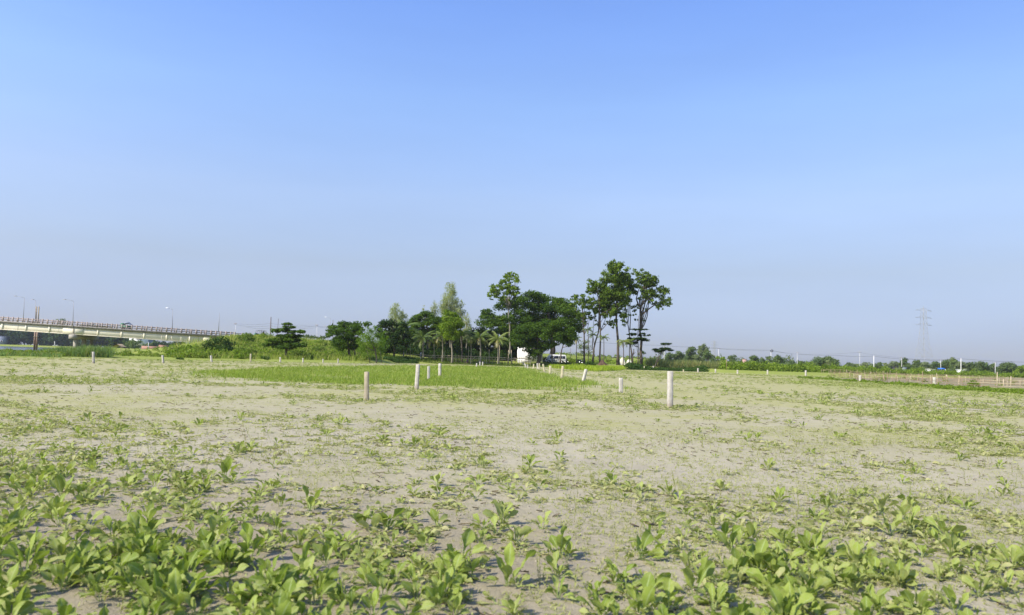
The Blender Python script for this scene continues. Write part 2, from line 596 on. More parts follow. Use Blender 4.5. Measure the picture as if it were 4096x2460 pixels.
M['pier'] = solid('grey_pier_concrete', (0.36, 0.33, 0.27), 0.9, 0.3, 0.8, (0.26, 0.24, 0.2))
M['asphalt'] = solid('asphalt', (0.07, 0.068, 0.065), 0.9, 0.3, 0.7)
M['steel'] = solid('grey_galvanised_steel', (0.33, 0.33, 0.34), 0.55, 0.2, 2, metal=0.3)
M['lattice'] = solid('galvanised_lattice_steel', (0.40, 0.40, 0.41), 0.6, 0.2, 0.5, metal=0.2)
M['rust'] = solid('rusty_steel', (0.25, 0.155, 0.11), 0.85, 0.4, 0.8, (0.36, 0.28, 0.22))
M['tan_pole'] = solid('tan_pole_paint', (0.42, 0.35, 0.25), 0.85, 0.3, 0.8)
M['pole'] = solid('pale_concrete_pole', (0.58, 0.57, 0.55), 0.85, 0.15, 1)
M['darkpole'] = solid('dark_wooden_pole', (0.15, 0.12, 0.11), 0.9, 0.3, 1)
M['wire'] = solid('black_cable', (0.05, 0.05, 0.055), 0.6, 0.1)
M['bamboo'] = solid('dry_bamboo', (0.34, 0.25, 0.16), 0.75, 0.35, 1.5, (0.22, 0.15, 0.09))
M['bamboopale'] = solid('pale_bamboo', (0.50, 0.42, 0.28), 0.75, 0.3, 1.5, (0.36, 0.29, 0.19))
M['white'] = solid('white_wall_paint', (0.80, 0.79, 0.76), 0.8, 0.08, 0.7)
M['vanpaint'] = solid('white_van_paint', (0.72, 0.74, 0.74), 0.25, 0.04, 0.5, spec=0.5)
M['glass'] = solid('dark_tinted_glass', (0.018, 0.024, 0.05), 0.08, 0.2, 1, spec=0.7)
M['rubber'] = solid('black_rubber', (0.02, 0.02, 0.02), 0.8, 0.2)
M['black'] = solid('black_paint', (0.02, 0.02, 0.025), 0.4, 0.2)
M['chrome'] = solid('bare_metal', (0.6, 0.6, 0.6), 0.25, 0.1, metal=0.8)
M['red'] = solid('red_lens', (0.4, 0.02, 0.02), 0.3, 0.1)
M['brick'] = solid('red_brick', (0.37, 0.20, 0.15), 0.9, 0.3, 0.6, (0.28, 0.16, 0.12))
M['pinkwall'] = solid('pink_brown_wall', (0.40, 0.25, 0.22), 0.9, 0.2, 0.5)
M['greywall'] = solid('blue_grey_wall', (0.22, 0.25, 0.31), 0.85, 0.2, 0.3)
M['darkwall'] = solid('dark_weathered_board', (0.085, 0.075, 0.08), 0.9, 0.3, 0.6)
M['blue'] = solid('bright_blue_tarpaulin', (0.03, 0.16, 0.62), 0.6, 0.2, 0.8)
M['greenpaint'] = solid('green_vehicle_paint', (0.03, 0.16, 0.075), 0.4, 0.2)
M['thatch'] = solid('dry_thatch', (0.36, 0.28, 0.17), 0.95, 0.4, 3)
M['tarp'] = solid('cream_sheet', (0.66, 0.62, 0.49), 0.8, 0.15, 0.8)
M['earth'] = solid('brown_earth', (0.12, 0.075, 0.05), 0.95, 0.4, 1.2, bump=0.6)
M['skin'] = solid('brown_skin', (0.20, 0.11, 0.07), 0.6, 0.1)
M['hair'] = solid('black_hair', (0.012, 0.01, 0.01), 0.6, 0.1)
M['shirt'] = solid('white_cotton', (0.78, 0.78, 0.78), 0.85, 0.08)
M['trouser'] = solid('grey_cotton', (0.33, 0.34, 0.36), 0.85, 0.15)
M['darkshirt'] = solid('dark_blue_cotton', (0.05, 0.06, 0.10), 0.85, 0.15)
M['lungi'] = solid('brown_checked_cotton', (0.20, 0.14, 0.09), 0.85, 0.3)
M['lamp_white'] = solid('white_lamp_housing', (0.85, 0.85, 0.85), 0.3, 0.05)
M['bananadry'] = solid('dry_husk', (0.24, 0.17, 0.09), 0.9, 0.3)


def in_poly(x, y, poly):
    x, y = np.asarray(x, float), np.asarray(y, float)
    ins = np.zeros(x.shape, bool)
    n = len(poly)
    for i in range(n):
        x0, y0 = poly[i]
        x1, y1 = poly[(i + 1) % n]
        c = (y0 > y) != (y1 > y)
        xi = (x1 - x0) * (y - y0) / (y1 - y0 + 1e-12) + x0
        ins ^= c & (x < xi)
    return ins


def gpoly(pts):
    return [tuple(on_ground(a, b)[:2]) for a, b in pts]


GRASS_PLOT = gpoly([(800, 1497), (1050, 1472), (1500, 1464), (1880, 1464), (2090, 1469), (2176, 1492), (2250, 1516), (2335, 1530), (2420, 1551),
                    (2100, 1553), (1700, 1547), (1300, 1533), (900, 1512)])
YELLOW_PLOT = gpoly([(2190, 1470), (2290, 1464), (2420, 1471), (2500, 1474), (2470, 1483), (2390, 1486), (2280, 1479)])
TRELLIS_PLOT = [tuple(W(a, b, 0.001)[:2]) if False else tuple(on_ground(a, b)[:2]) for a, b in
                [(3290, 1515), (3600, 1511), (3900, 1511), (4300, 1513), (4300, 1566), (4096, 1556), (3800, 1543), (3560, 1534), (3420, 1526)]]

# ------------------------------------------------------------------ ground sheet
ang = np.concatenate([np.linspace(-50, 50, 620), np.linspace(55, 305, 40)])
ang = np.radians(ang)
rad = np.concatenate([[0.3, 0.7], np.geomspace(1.2, 140, 560), np.geomspace(142, 3300, 150)])
TH, RR = np.meshgrid(ang, rad)
GX, GY = RR * np.sin(TH), RR * np.cos(TH)
gzv = ground_z(GX.ravel(), GY.ravel(), True)
gx, gy = GX.ravel(), GY.ravel()
gpx = np.where(gy > 1, CX + F_PX * gx / np.maximum(gy, 1), 2048)
edge = np.interp(gpx, _EP, _ED)
patch = fbm(gx, gy * 0.6, 9, 21)
patch2 = fbm(gx, gy, 2.6, 23)
vr = 0.16 + 0.5 * sstep(patch * 0.6 + patch2 * 0.4, 0.42, 0.62) * sstep(gy, 3, 14)
vr = vr + 0.25 * sstep(gy, 9, 24) + 0.4 * sstep(gy, 24, 60)
vr = vr + 0.12 * sstep(gy, 10, 16) + 0.25 * sstep(gpx, 2300, 3000) * sstep(gy, 26, 55)
vr = np.clip(vr - 0.45 * sstep(fbm(gx, gy * 1.3, 14, 31), 0.52, 0.66) * sstep(gy, 10, 25), 0.02, 1)
vg = sstep(gy - edge, -14, 4)
# lush strip on the right, toward the bamboo frames
vg = np.maximum(vg, 0.7 * sstep(gpx, 3000, 3600) * sstep(gy, 42, 66))
jx_, jy_ = (fbm(gx, gy, 1.7, 81) - .5) * 5, (fbm(gx, gy, 2.1, 83) - .5) * 9
vg = np.where(in_poly(gx + jx_, gy + jy_, GRASS_PLOT), 0.35 + 0.6 * fbm(gx, gy, 3.3, 85), vg)
vb = np.where(in_poly(gx, gy, TRELLIS_PLOT), 0.85, 0.0)
mb = MB()
na = len(ang)
i = np.arange(len(rad) - 1)[:, None] * na
j = np.arange(na)[None]
q = np.stack([i + j, i + na + j, i + na + (j + 1) % na, i + (j + 1) % na], -1).reshape(-1, 4)
q = q[:, ::-1]
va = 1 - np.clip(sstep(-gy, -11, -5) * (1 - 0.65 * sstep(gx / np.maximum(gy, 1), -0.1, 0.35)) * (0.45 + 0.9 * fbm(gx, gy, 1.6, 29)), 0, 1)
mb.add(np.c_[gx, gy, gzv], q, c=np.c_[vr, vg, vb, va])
mb.add(np.concatenate([[[0, 0, gz(0, 0)]], np.c_[gx, gy, gzv][:na]]), t=np.stack([np.zeros(na, int), (np.arange(na) + 1) % na + 1, np.arange(na) + 1], -1)[:, ::-1], c=(0.3, 0, 0, 1))
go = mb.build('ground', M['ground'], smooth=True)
tag(go, kind='structure')

# river
m, nt, out = new_mat('river_water')
p = nt.nodes.new('ShaderNodeBsdfPrincipled')
p.inputs['Base Color'].default_value = (0.17, 0.19, 0.20, 1)
p.inputs['Roughness'].default_value = 0.12
tc = nt.nodes.new('ShaderNodeTexCoord')
b1 = nt.nodes.new('ShaderNodeBump')
b1.inputs['Strength'].default_value = 0.25
b1.inputs['Distance'].default_value = 0.1
nt.links.new(noise_n(nt, 0.5, 4, tc.outputs['Object']), b1.inputs['Height'])
nt.links.new(b1.outputs[0], p.inputs['Normal'])
nt.links.new(p.outputs[0], out.inputs[0])
mb = MB()
mb.add([(-112, 168, -0.55), (-360, 640, -0.55), (-370, 668, -0.55), (-900, 668, -0.55), (-900, 150, -0.55), (-120, 150, -0.55)],
       q=[(0, 1, 3, 4)], t=[(1, 2, 3), (0, 4, 5)])
tag(mb.build('river_water', m), kind='structure')

# road surface on the embankment
mb = MB()
dens = []
for a, b2, z0, z1 in zip(ROAD[:-1], ROAD[1:], ROADZ[:-1], ROADZ[1:]):
    n = max(2, int(np.hypot(*(b2 - a)) / 6))
    for k in range(n):
        t = k / n
        dens.append((*(a * (1 - t) + b2 * t), z0 * (1 - t) + z1 * t))
dens = np.array(dens)
tg = unit(np.gradient(dens[:, :2], axis=0))
nrm = np.c_[-tg[:, 1], tg[:, 0]]
P = np.stack([np.c_[dens[:, :2] + nrm * w, dens[:, 2] + 0.06 - 0.02 * abs(w) / 3.5] for w in (-3.5, 0, 3.5)], 1)
tag(mb.grid(P).build('road', M['asphalt']), kind='structure')

# ------------------------------------------------------------------ sky, sun, air
SUN_AZ = math.atan2(-0.83, -0.56)          # clockwise from +Y
SUN_EL = math.radians(41)
sv = Vector((math.sin(SUN_AZ) * math.cos(SUN_EL), math.cos(SUN_AZ) * math.cos(SUN_EL), math.sin(SUN_EL)))
sd = bpy.data.lights.new('sun', 'SUN')
sd.energy = 5.0
sd.angle = math.radians(0.53)
sd.color = (1.0, 0.93, 0.80)
so = bpy.data.objects.new('sun', sd)
COL.objects.link(so)
so.rotation_euler = sv.to_track_quat('Z', 'Y').to_euler()
so.location = (-60, -30, 60)

w = bpy.data.worlds.new('World')
scene.world = w
w.use_nodes = True
nt = w.node_tree
nt.nodes.clear()
sky = nt.nodes.new('ShaderNodeTexSky')
sky.sky_type = 'NISHITA'
sky.sun_disc = False
sky.sun_elevation = SUN_EL
sky.sun_rotation = SUN_AZ % (2 * PI)
sky.altitude = 0
sky.air_density = 1.0
sky.dust_density = 0.8
sky.ozone_density = 3.0
bg = nt.nodes.new('ShaderNodeBackground')
bg.inputs[1].default_value = 0.12
# the camera's rendering of this sky: gain by elevation above the horizon (applies to the light as well as the view)
SKYGAIN = [(0.0, (0.53, 0.55, 0.87)), (0.038, (0.595, 0.60, 0.88)), (0.118, (0.91, 0.775, 0.82)), (0.205, (1.30, 1.12, 1.135)), (0.324, (1.405, 1.377, 1.51)), (0.432, (1.26, 1.36, 1.74))]
tcw = nt.nodes.new('ShaderNodeTexCoord')
sx = nt.nodes.new('ShaderNodeSeparateXYZ')
nt.links.new(tcw.outputs['Generated'], sx.inputs[0])
cr = nt.nodes.new('ShaderNodeValToRGB')
cr.color_ramp.interpolation = 'B_SPLINE' if False else 'LINEAR'
zmax = 0.6
els = cr.color_ramp.elements
while len(els) < len(SKYGAIN):
    els.new(0.5)
for e, (z, g) in zip(els, SKYGAIN):
    e.position = z / zmax
for e, (z, g) in zip(els, SKYGAIN):
    e.color = (*g, 1)
nt.links.new(math_n(nt, 'DIVIDE', sx.outputs[2], zmax), cr.inputs[0])
# faint streaks of thin high haze
mpw = nt.nodes.new('ShaderNodeMapping')
mpw.inputs['Scale'].default_value = (1.2, 1.2, 7.0)
mpw.inputs['Rotation'].default_value = (0, math.radians(9), 0)
nt.links.new(tcw.outputs['Generated'], mpw.inputs[0])
streaks = maprange(nt, noise_n(nt, 2.2, 5, mpw.outputs[0], 0.55), 0.25, 0.75, -0.035, 0.035)
side = math_n(nt, 'ADD', math_n(nt, 'MULTIPLY_ADD', sx.outputs[0], maprange(nt, sx.outputs[2], 0.0, 0.45, -0.26, -0.12), 1.0), streaks)      # a little lighter toward the sun
comb = nt.nodes.new('ShaderNodeCombineXYZ')
for k in range(3):
    nt.links.new(side, comb.inputs[k])
nt.links.new(mixc(nt, 1.0, mixc(nt, 1.0, sky.outputs[0], cr.outputs[0], 'MULTIPLY'), comb.outputs[0], 'MULTIPLY'), bg.inputs[0])
wo = nt.nodes.new('ShaderNodeOutputWorld')
nt.links.new(bg.outputs[0], wo.inputs[0])

HAZE = 0.00008
if HAZE:
    m, nt, out = new_mat('thin_air_haze')
    pv = nt.nodes.new('ShaderNodeVolumePrincipled')
    pv.inputs['Color'].default_value = (0.86, 0.90, 1.0, 1)
    pv.inputs['Density'].default_value = HAZE
    pv.inputs['Anisotropy'].default_value = 0.2
    nt.links.new(pv.outputs[0], out.inputs['Volume'])
    mb = MB()
    mb.box((0, 0, 33), (6800, 6800, 72))
    tag(mb.build('haze', m), kind='stuff')

scene.render.engine = 'CYCLES'
scene.cycles.use_denoising = True
scene.cycles.max_bounces = 6
scene.cycles.diffuse_bounces = 3
scene.cycles.transmission_bounces = 3
scene.cycles.transparent_max_bounces = 4
scene.cycles.volume_bounces = 1
scene.cycles.use_adaptive_sampling = True
scene.cycles.adaptive_threshold = 0.015
scene.view_settings.view_transform = 'Standard'
scene.view_settings.look = 'None'
scene.view_settings.gamma = 1.0
scene.view_settings.exposure = 0.45

# ------------------------------------------------------------------ crop plants


def leaf(mb, L, Wd, az, inc, droop, fold, nu, nv, base, shade, dust, pet=0.3, wav=0.04, twist=0.0, r=rng):
    """one obovate leaf on a stalk, curving over as it grows out"""
    s = np.linspace(0, 1, nv + 1)
    el = inc - droop * s ** 1.3
    ds = L / nv
    x = np.concatenate([[0], np.cumsum(np.cos((el[1:] + el[:-1]) / 2) * ds)])
    z = np.concatenate([[0], np.cumsum(np.sin((el[1:] + el[:-1]) / 2) * ds)])
    q = np.clip((s - pet) / (1 - pet), 0, 1)
    wid = Wd * np.where(s < pet, 0.07 + 0.06 * s / pet, np.maximum(0.13 * (1 - q), np.sin(PI * np.clip(q, 0, 1) ** 1.45) ** 0.62))
    wid[2:-1] *= 1 + r.normal(0, 0.10, nv - 2) * (q[2:-1] > 0)
    wid[-1] = Wd * 0.22
    t = np.linspace(-1, 1, nu + 1)
    S, T = np.meshgrid(s, t, indexing='ij')
    wv = wid[:, None] * (1 + r.normal(0, 0.07, (nv + 1, nu + 1)) * (np.abs(T) > .9))
    ph = r.random() * 6.3
    tw = twist * S
    lift = fold * np.abs(T) * wv + wav * L * np.sin(S * 11 + ph + T * 1.4) * np.abs(T) ** 1.5 * (S > pet)
    side = T * wv
    nx, nz = -np.sin(el)[:, None], np.cos(el)[:, None]
    side2 = side * np.cos(tw) - lift * np.sin(tw)
    lift2 = side * np.sin(tw) + lift * np.cos(tw)
    X = x[:, None] + nx * lift2
    Z = z[:, None] + nz * lift2
    ca, sa = math.cos(az), math.sin(az)
    P = np.stack([base[0] + X * ca - side2 * sa, base[1] + X * sa + side2 * ca, np.maximum(base[2] + Z, 0.004 + 0.012 * S + 0.01 * np.abs(T))], -1)
    c = np.stack([np.abs(T) * np.where(S < pet, 0.0, 1.0), S, np.full_like(S, shade), np.full_like(S, dust)], -1)
    mb.grid(P, c.reshape(-1, 4))


def plant_mesh(kind, nu, nv, seed):
    r = np.random.default_rng(seed)
    mb = MB()
    n = {'upright': r.integers(6, 10), 'spreading': r.integers(7, 12), 'limp': r.integers(6, 11), 'clump': r.integers(11, 16), 'dusty': r.integers(6, 11)}[kind]
    a0 = r.random() * 6.3
    for k in range(n):
        f = k / max(1, n - 1)                 # 0 inner .. 1 outer
        az = a0 + k * 2.39996 + r.normal(0, 0.25)
        if kind == 'upright':
            L = r.uniform(0.17, 0.29) * (1.0 - 0.15 * f)
            inc, dr = 1.48 - 0.62 * f + r.normal(0, .12), r.uniform(0.1, 0.9) + 0.5 * f
            wd, dust = L * r.uniform(0.12, 0.19), 0.25 * r.random() ** 2 + 0.35 * f * r.random()
        elif kind == 'spreading':
            L = r.uniform(0.14, 0.25)
            inc, dr = 1.3 - 0.75 * f + r.normal(0, .15), r.uniform(0.4, 1.5)
            wd, dust = L * r.uniform(0.12, 0.20), 0.1 + 0.5 * f * r.random()
        elif kind == 'clump':
            L = r.uniform(0.14, 0.27)
            inc, dr = 1.5 - 0.95 * f + r.normal(0, .15), r.uniform(0.2, 1.3)
            wd, dust = L * r.uniform(0.12, 0.19), 0.05 + 0.5 * f * r.random()
        elif kind == 'dusty':
            L = r.uniform(0.11, 0.21)
            inc, dr = 1.25 - 0.8 * f + r.normal(0, .2), r.uniform(0.7, 1.8)
            wd, dust = L * r.uniform(0.11, 0.20), r.uniform(0.35, 0.9)
        else:
            L = r.uniform(0.10, 0.19)
            inc, dr = r.uniform(0.35, 0.95), r.uniform(1.5, 2.6)
            wd, dust = L * r.uniform(0.12, 0.22), r.uniform(0.55, 1.0)
        b = (0.012 * math.cos(az), 0.012 * math.sin(az), 0.0)
        leaf(mb, L, wd, az, inc, dr, r.uniform(0.1, 0.5), nu, nv, b, r.random(), dust, pet=r.uniform(0.26, 0.46),
             wav=r.uniform(0.02, 0.06) * (1.5 if kind == 'limp' else 1), twist=r.normal(0, 0.8), r=r)
    return mb


KINDS = ['upright', 'spreading', 'limp', 'clump', 'dusty']
HI = {k: [plant_mesh(k, 6, 12, 100 + 7 * i + 31 * KINDS.index(k)) for i in range(7)] for k in KINDS}
MID = {k: [plant_mesh(k, 2, 6, 100 + 7 * i + 31 * KINDS.index(k)) for i in range(7)] for k in KINDS}
LOW = {k: [plant_mesh(k, 2, 3, 500 + 7 * i + 31 * KINDS.index(k)) for i in range(6)] for k in KINDS}


def scatter(n, y0, y1, power=1.0):
    """points spread evenly over the ground inside the view wedge"""
    Y = np.sqrt(rng.random(n) * (y1 ** 2 - y0 ** 2) + y0 ** 2)
    X = (rng.random(n) * 2 - 1) * 0.74 * Y
    return X, Y


def pix(X, Y):
    P = np.c_[X, Y, ground_z(X, Y)]
    return project(P)


# (a) fresh plants close to the camera; where the bare strip begins, from left to right
YMIN_P = [0, 500, 1000, 1400, 1900, 2300, 2600, 3000, 3400, 3700, 4096]
YMIN_Y = [1800, 1830, 1930, 2070, 2160, 2170, 2110, 2080, 2110, 2160, 2200]
cand = []
X, Y = scatter(4200, 3.0, 12)
px, py = pix(X, Y)
ym = np.interp(px, YMIN_P, YMIN_Y)
pn = fbm(X, Y, 0.9, 41, 2)
dens = sstep(py - ym, -90, 260) * (0.45 + 1.3 * sstep(pn, 0.32, 0.60)) + 0.06 * sstep(py, 1750, 1900)
dens = dens * (1 + 0.7 * sstep(-px, -1100, -300) * sstep(py, 2150, 2400))
dens = dens * (1 - 0.8 * np.exp(-((px - 2250) / 330) ** 2 - ((py - 2340) / 130) ** 2)) * (1 - 0.6 * np.exp(-((px - 1100) / 420) ** 2 - ((py - 2020) / 60) ** 2))
keep = rng.random(len(X)) < dens * 0.74
for x, y, a, b in zip(X[keep], Y[keep], px[keep], py[keep]):
    near = float(sstep(b - np.interp(a, YMIN_P, YMIN_Y), -20, 420))
    pr = np.array([0.28 * near + 0.10, 0.32, 0.22 * near + 0.02, max(0.02, 0.30 - 0.32 * near), 0.30 - 0.22 * near])
    k = rng.choice(['upright', 'spreading', 'clump', 'limp', 'dusty'], p=pr / pr.sum())
    cand.append((x, y, k, rng.uniform(0.38, 0.74) + 0.28 * near * rng.random()))
# plants that can be picked out in the photograph
for a, b, k, s in [(900, 1925, 'upright', .95), (1545, 2120, 'clump', 1.0), (2240, 2235, 'upright', 1.0), (2120, 1870, 'clump', .72), (2130, 1780, 'spreading', .6),
                   (2010, 2100, 'upright', .85), (2170, 2120, 'spreading', .8), (1080, 1960, 'spreading', .8), (580, 2180, 'upright', 1.0), (950, 1800, 'spreading', .75),
                   (1000, 1810, 'clump', .7), (3115, 2010, 'clump', .7), (3345, 2020, 'spreading', .8), (3560, 2140, 'clump', .95), (3640, 2120, 'upright', .95),
                   (3780, 2150, 'spreading', 1.0), (3520, 2060, 'upright', .85), (3250, 2240, 'spreading', 1.1), (2560, 2240, 'clump', .9), (2610, 2180, 'upright', .95),
                   (2900, 2180, 'upright', .9), (3020, 2300, 'upright', 1.05), (730, 2350, 'clump', 1.1), (1000, 2250, 'upright', 1.05), (380, 1810, 'spreading', .7),
                   (690, 1830, 'spreading', .7), (1240, 2050, 'upright', .9), (1900, 2000, 'spreading', .7), (1760, 1980, 'spreading', .75), (1480, 1830, 'clump', .6),
                   (960, 1685, 'spreading', .6), (2960, 1745, 'spreading', .65), (1840, 2270, 'clump', .95), (100, 2300, 'clump', 1.1), (250, 2000, 'upright', .9), (2030, 2350, 'upright', 1.0)]:
    p = on_ground(a, b)
    cand.append((p[0], p[1], k, s))
# (b) wilted plants across the middle of the field
X, Y = scatter(17000, 3.2, 33)
px, py = pix(X, Y)
pn = fbm(X, Y * 0.8, 1.8, 47, 3)
pn2 = fbm(X, Y, 6, 53, 2)
dens = 0.05 + 1.15 * sstep(pn * 0.6 + pn2 * 0.4, 0.45, 0.61)
dens *= 0.75 + 0.5 * sstep(px, 2600, 3800) + 0.3 * sstep(Y, 14, 26)
dens *= 1 - 0.55 * np.exp(-((py - 1690) / 60) ** 2 - ((px - 1900) / 900) ** 2)
keep = rng.random(len(X)) < dens * 0.78
for x, y in zip(X[keep], Y[keep]):
    k = rng.choice(KINDS, p=[0.03, 0.07, 0.55, 0.02, 0.33])
    cand.append((x, y, k, rng.uniform(0.4, 1.0) if k == 'limp' else rng.uniform(0.4, 0.78)))

for a, b in ((2680, 1634), (2483, 1579), (1466, 1606), (1666, 1560), (2332, 1531), (1714, 1523), (1759, 1507), (2246, 1517)):
    p = on_ground(a, b)
    for k in range(7):
        t_ = rng.random() * 6.28
        q_ = rng.uniform(.13, .5)
        cand.append((p[0] + math.cos(t_) * q_, p[1] + math.sin(t_) * q_, rng.choice(['dusty', 'limp', 'spreading']), rng.uniform(.5, 1.0)))

cand.sort(key=lambda c: -c[3] / math.hypot(c[0], c[1] - 0.5) * (1 if 0.70 * c[1] > abs(c[0]) else 0.3))
gzc = ground_z(np.array([c[0] for c in cand]), np.array([c[1] for c in cand]), True)

# individual plants: copies of ready-made ones; each plant says which part of the field it stands in
LOOK = {'upright': 'upright bright green plant', 'spreading': 'low spreading green plant', 'limp': 'wilted pale dusty plant', 'clump': 'dense many-leaved green plant', 'dusty': 'dusty grey green plant'}
protos = {}
n_ind = 0
rest = []
for c, z in zip(cand, gzc):
    x, y, k, s = c
    a, b = project((x, y, z))
    vis = -80 < a < 4176 and b < 2760
    if n_ind < 290 and vis:
        vi = int(rng.integers(0, 7))
        if (k, vi) not in protos:
            o = HI[k][vi].build('leafy_plant', M['crop'], smooth=True)
            protos[(k, vi)] = o
        else:
            o = protos[(k, vi)].copy()
            COL.objects.link(o)
        o.location = (x, y, z - 0.006)
        o.rotation_euler = (rng.normal(0, .06), rng.normal(0, .06), rng.random() * 6.28)
        o.scale = (s, s, s * rng.uniform(.8, 1.05))
        where = ('at the left edge' if a < 800 else 'left of centre' if a < 1640 else 'in the centre' if a < 2460 else 'right of centre' if a < 3280 else 'at the right edge')
        depth = 'in the closest row' if b > 2330 else 'in the thick near band' if b > 2150 else 'just behind the near band' if b > 1980 else 'out on the bare soil'
        lab = '%s %s, %s' % (LOOK[k], where, depth)
        tag(o, lab, 'plant', lab.replace('plant', 'plants', 1))
        n_ind += 1
    else:
        rest.append((x, y, k, s, z))


def tile(mb, src, x, y, z, s, rz, tilt=0.0, shade=None, dust=None):
    M4 = np.array(Matrix.Translation((x, y, z)) @ Matrix.Rotation(rz, 4, 'Z') @ Matrix.Diagonal((s, s, s, 1)))
    n0 = len(mb.C)
    mb.merge(src, M4)
    if shade is not None or dust is not None:
        C = mb.C[-1].copy()
        if dust is not None:
            C[:, 3] = np.clip(C[:, 3] + dust, 0, 1)
        mb.C[-1] = C


mb = MB()
for x, y, k, s, z in rest:
    src = MID if y < 16 else LOW
    tile(mb, src[k][int(rng.integers(0, len(src[k])))], x, y, z - 0.005, s, rng.random() * 6.28, dust=0.12 + 0.12 * float(rng.normal()))
# (c) the far half of the field
X, Y = scatter(66000, 30, 140)
px, py = pix(X, Y)
edge = np.interp(px, _EP, _ED)
pn = fbm(X, Y * 0.7, 3.5, 57, 3)
pn2 = fbm(X, Y * 0.8, 14, 31)
dens = (0.15 + 0.95 * sstep(pn, 0.4, 0.62)) * (1 - 0.75 * sstep(pn2, 0.5, 0.66)) * (0.6 + 0.6 * sstep(px, 2300, 3600))
keep = (rng.random(len(X)) < dens * 1.0) & ~in_poly(X, Y, GRASS_PLOT) & ~in_poly(X, Y, TRELLIS_PLOT) & (Y < edge - 2)
Z = ground_z(X, Y)
for x, y, z, a in zip(X[keep], Y[keep], Z[keep], px[keep]):
    k = rng.choice(KINDS, p=[0.01, 0.07, 0.55, 0.01, 0.36])
    tile(mb, LOW[k][int(rng.integers(0, 6))], x, y, z - 0.005, rng.uniform(0.6, 1.2), rng.random() * 6.28, dust=float(rng.normal(0.0, 0.2)))
print('crop stuff quads', sum(len(q) for q in mb.Q))
tag(mb.build('field_plants', M['crop'], smooth=True), kind='stuff', label='countless small wilted crop plants spread over the field', cat='plants')


# ------------------------------------------------------------------ blades: seedlings, grass, reeds
def blades(mb, X, Y, Z, h, wd, lean=0.4, bend=0.5, col=None, seg=2):
    """many thin curved blades, one strip each"""
    n = len(X)
    az = rng.random(n) * 2 * PI
    ln = np.abs(rng.normal(0, lean, n))
    d = np.c_[np.cos(az), np.sin(az)]
    s2 = np.c_[-np.sin(az), np.cos(az)]
    ts = np.linspace(0, 1, seg + 1)
    P = np.zeros((n, seg + 1, 2, 3))
    for k, t in enumerate(ts):
        out_ = h * (np.sin(ln) * t + bend * t * t * np.sin(ln + 0.2))
        up = h * (np.cos(ln) * t - 0.35 * bend * t * t)
        ww = wd * (1 - 0.85 * t) if k else wd * 0.7
        for e, sg in enumerate((-1, 1)):
            P[:, k, e, 0] = X + d[:, 0] * out_ + sg * s2[:, 0] * ww
            P[:, k, e, 1] = Y + d[:, 1] * out_ + sg * s2[:, 1] * ww
            P[:, k, e, 2] = Z + np.maximum(up, 0.003)
    m = (seg + 1) * 2
    base = np.arange(n)[:, None] * m
    q = np.concatenate([np.stack([base + 2 * k, base + 2 * k + 1, base + 2 * k + 3, base + 2 * k + 2], -1) for k in range(seg)], 1).reshape(-1, 4)
    if col is None:
        col = np.c_[rng.random(n), rng.random(n), np.zeros(n), np.ones(n)]
    mb.add(P.reshape(-1, 3), q, c=np.repeat(col, m, axis=0))


# tiny seedlings and weeds between the crop plants
mb = MB()
for y0, y1, n, hh in ((3.0, 9, 24000, 0.032), (9, 18, 42000, 0.034), (18, 42, 60000, 0.038)):
    X, Y = scatter(n, y0, y1)
    dn = fbm(X, Y * 0.8, 0.8, 61, 3) * 0.5 + fbm(X, Y * .7, 3.1, 63) * 0.5
    keep = rng.random(n) < 0.12 + 1.1 * sstep(dn, 0.43, 0.62)
    X, Y = X[keep], Y[keep]
    Z = ground_z(X, Y, True)
    for k in range(4):
        m_ = len(X)
        jx, jy = rng.normal(0, 0.012, m_), rng.normal(0, 0.012, m_)
        g = np.c_[rng.random(m_), rng.random(m_), (rng.random(m_) < 0.15) * rng.random(m_), np.ones(m_)]
        blades(mb, X + jx, Y + jy, Z - 0.002, hh * rng.uniform(0.4, 1.3, m_), 0.0045 * rng.uniform(.6, 1.4, m_), 0.8, 0.8, g, 2)
tag(mb.build('seedlings', M['seedling'], smooth=True), kind='stuff', label='tiny weeds and seedlings between the crop plants', cat='weeds')

# slender branching weeds among the crop: a thin stalk with small leaves along it
mb = MB()
X, Y = scatter(2600, 3.0, 15)
k = rng.random(2600) < 0.06 + 0.8 * sstep(fbm(X, Y, 1.1, 69), .46, .62)
X, Y = X[k], Y[k]
Z = ground_z(X, Y, True)
for x, y, z in zip(X, Y, Z):
    h_ = rng.uniform(.05, .19)
    ax = np.array([rng.normal(0, .25), rng.normal(0, .25), 1.0])
    g_ = rng.random()
    st = np.array([(x, y, z - .004)]) + np.linspace(0, 1, 4)[:, None] * ax * h_
    mb.tube(st, np.linspace(.0022, .001, 4), 4, c4=(.4, g_, .2, 1), cap=False)
    nl = int(h_ * 70) + 3
    t_ = np.linspace(.2, 1, nl)
    p_ = np.array([x, y, z]) + t_[:, None] * ax * h_
    blades(mb, p_[:, 0], p_[:, 1], p_[:, 2], rng.uniform(.018, .045, nl) * (1.2 - .5 * t_), rng.uniform(.004, .008, nl), 1.0, .7, np.c_[rng.random(nl), np.full(nl, g_), (rng.random(nl) < .15) * .8, np.ones(nl)], 2)
tag(mb.build('slender_weeds', M['seedling'], smooth=True), kind='stuff', label='slender branching weeds with small leaves among the crop', cat='weeds')

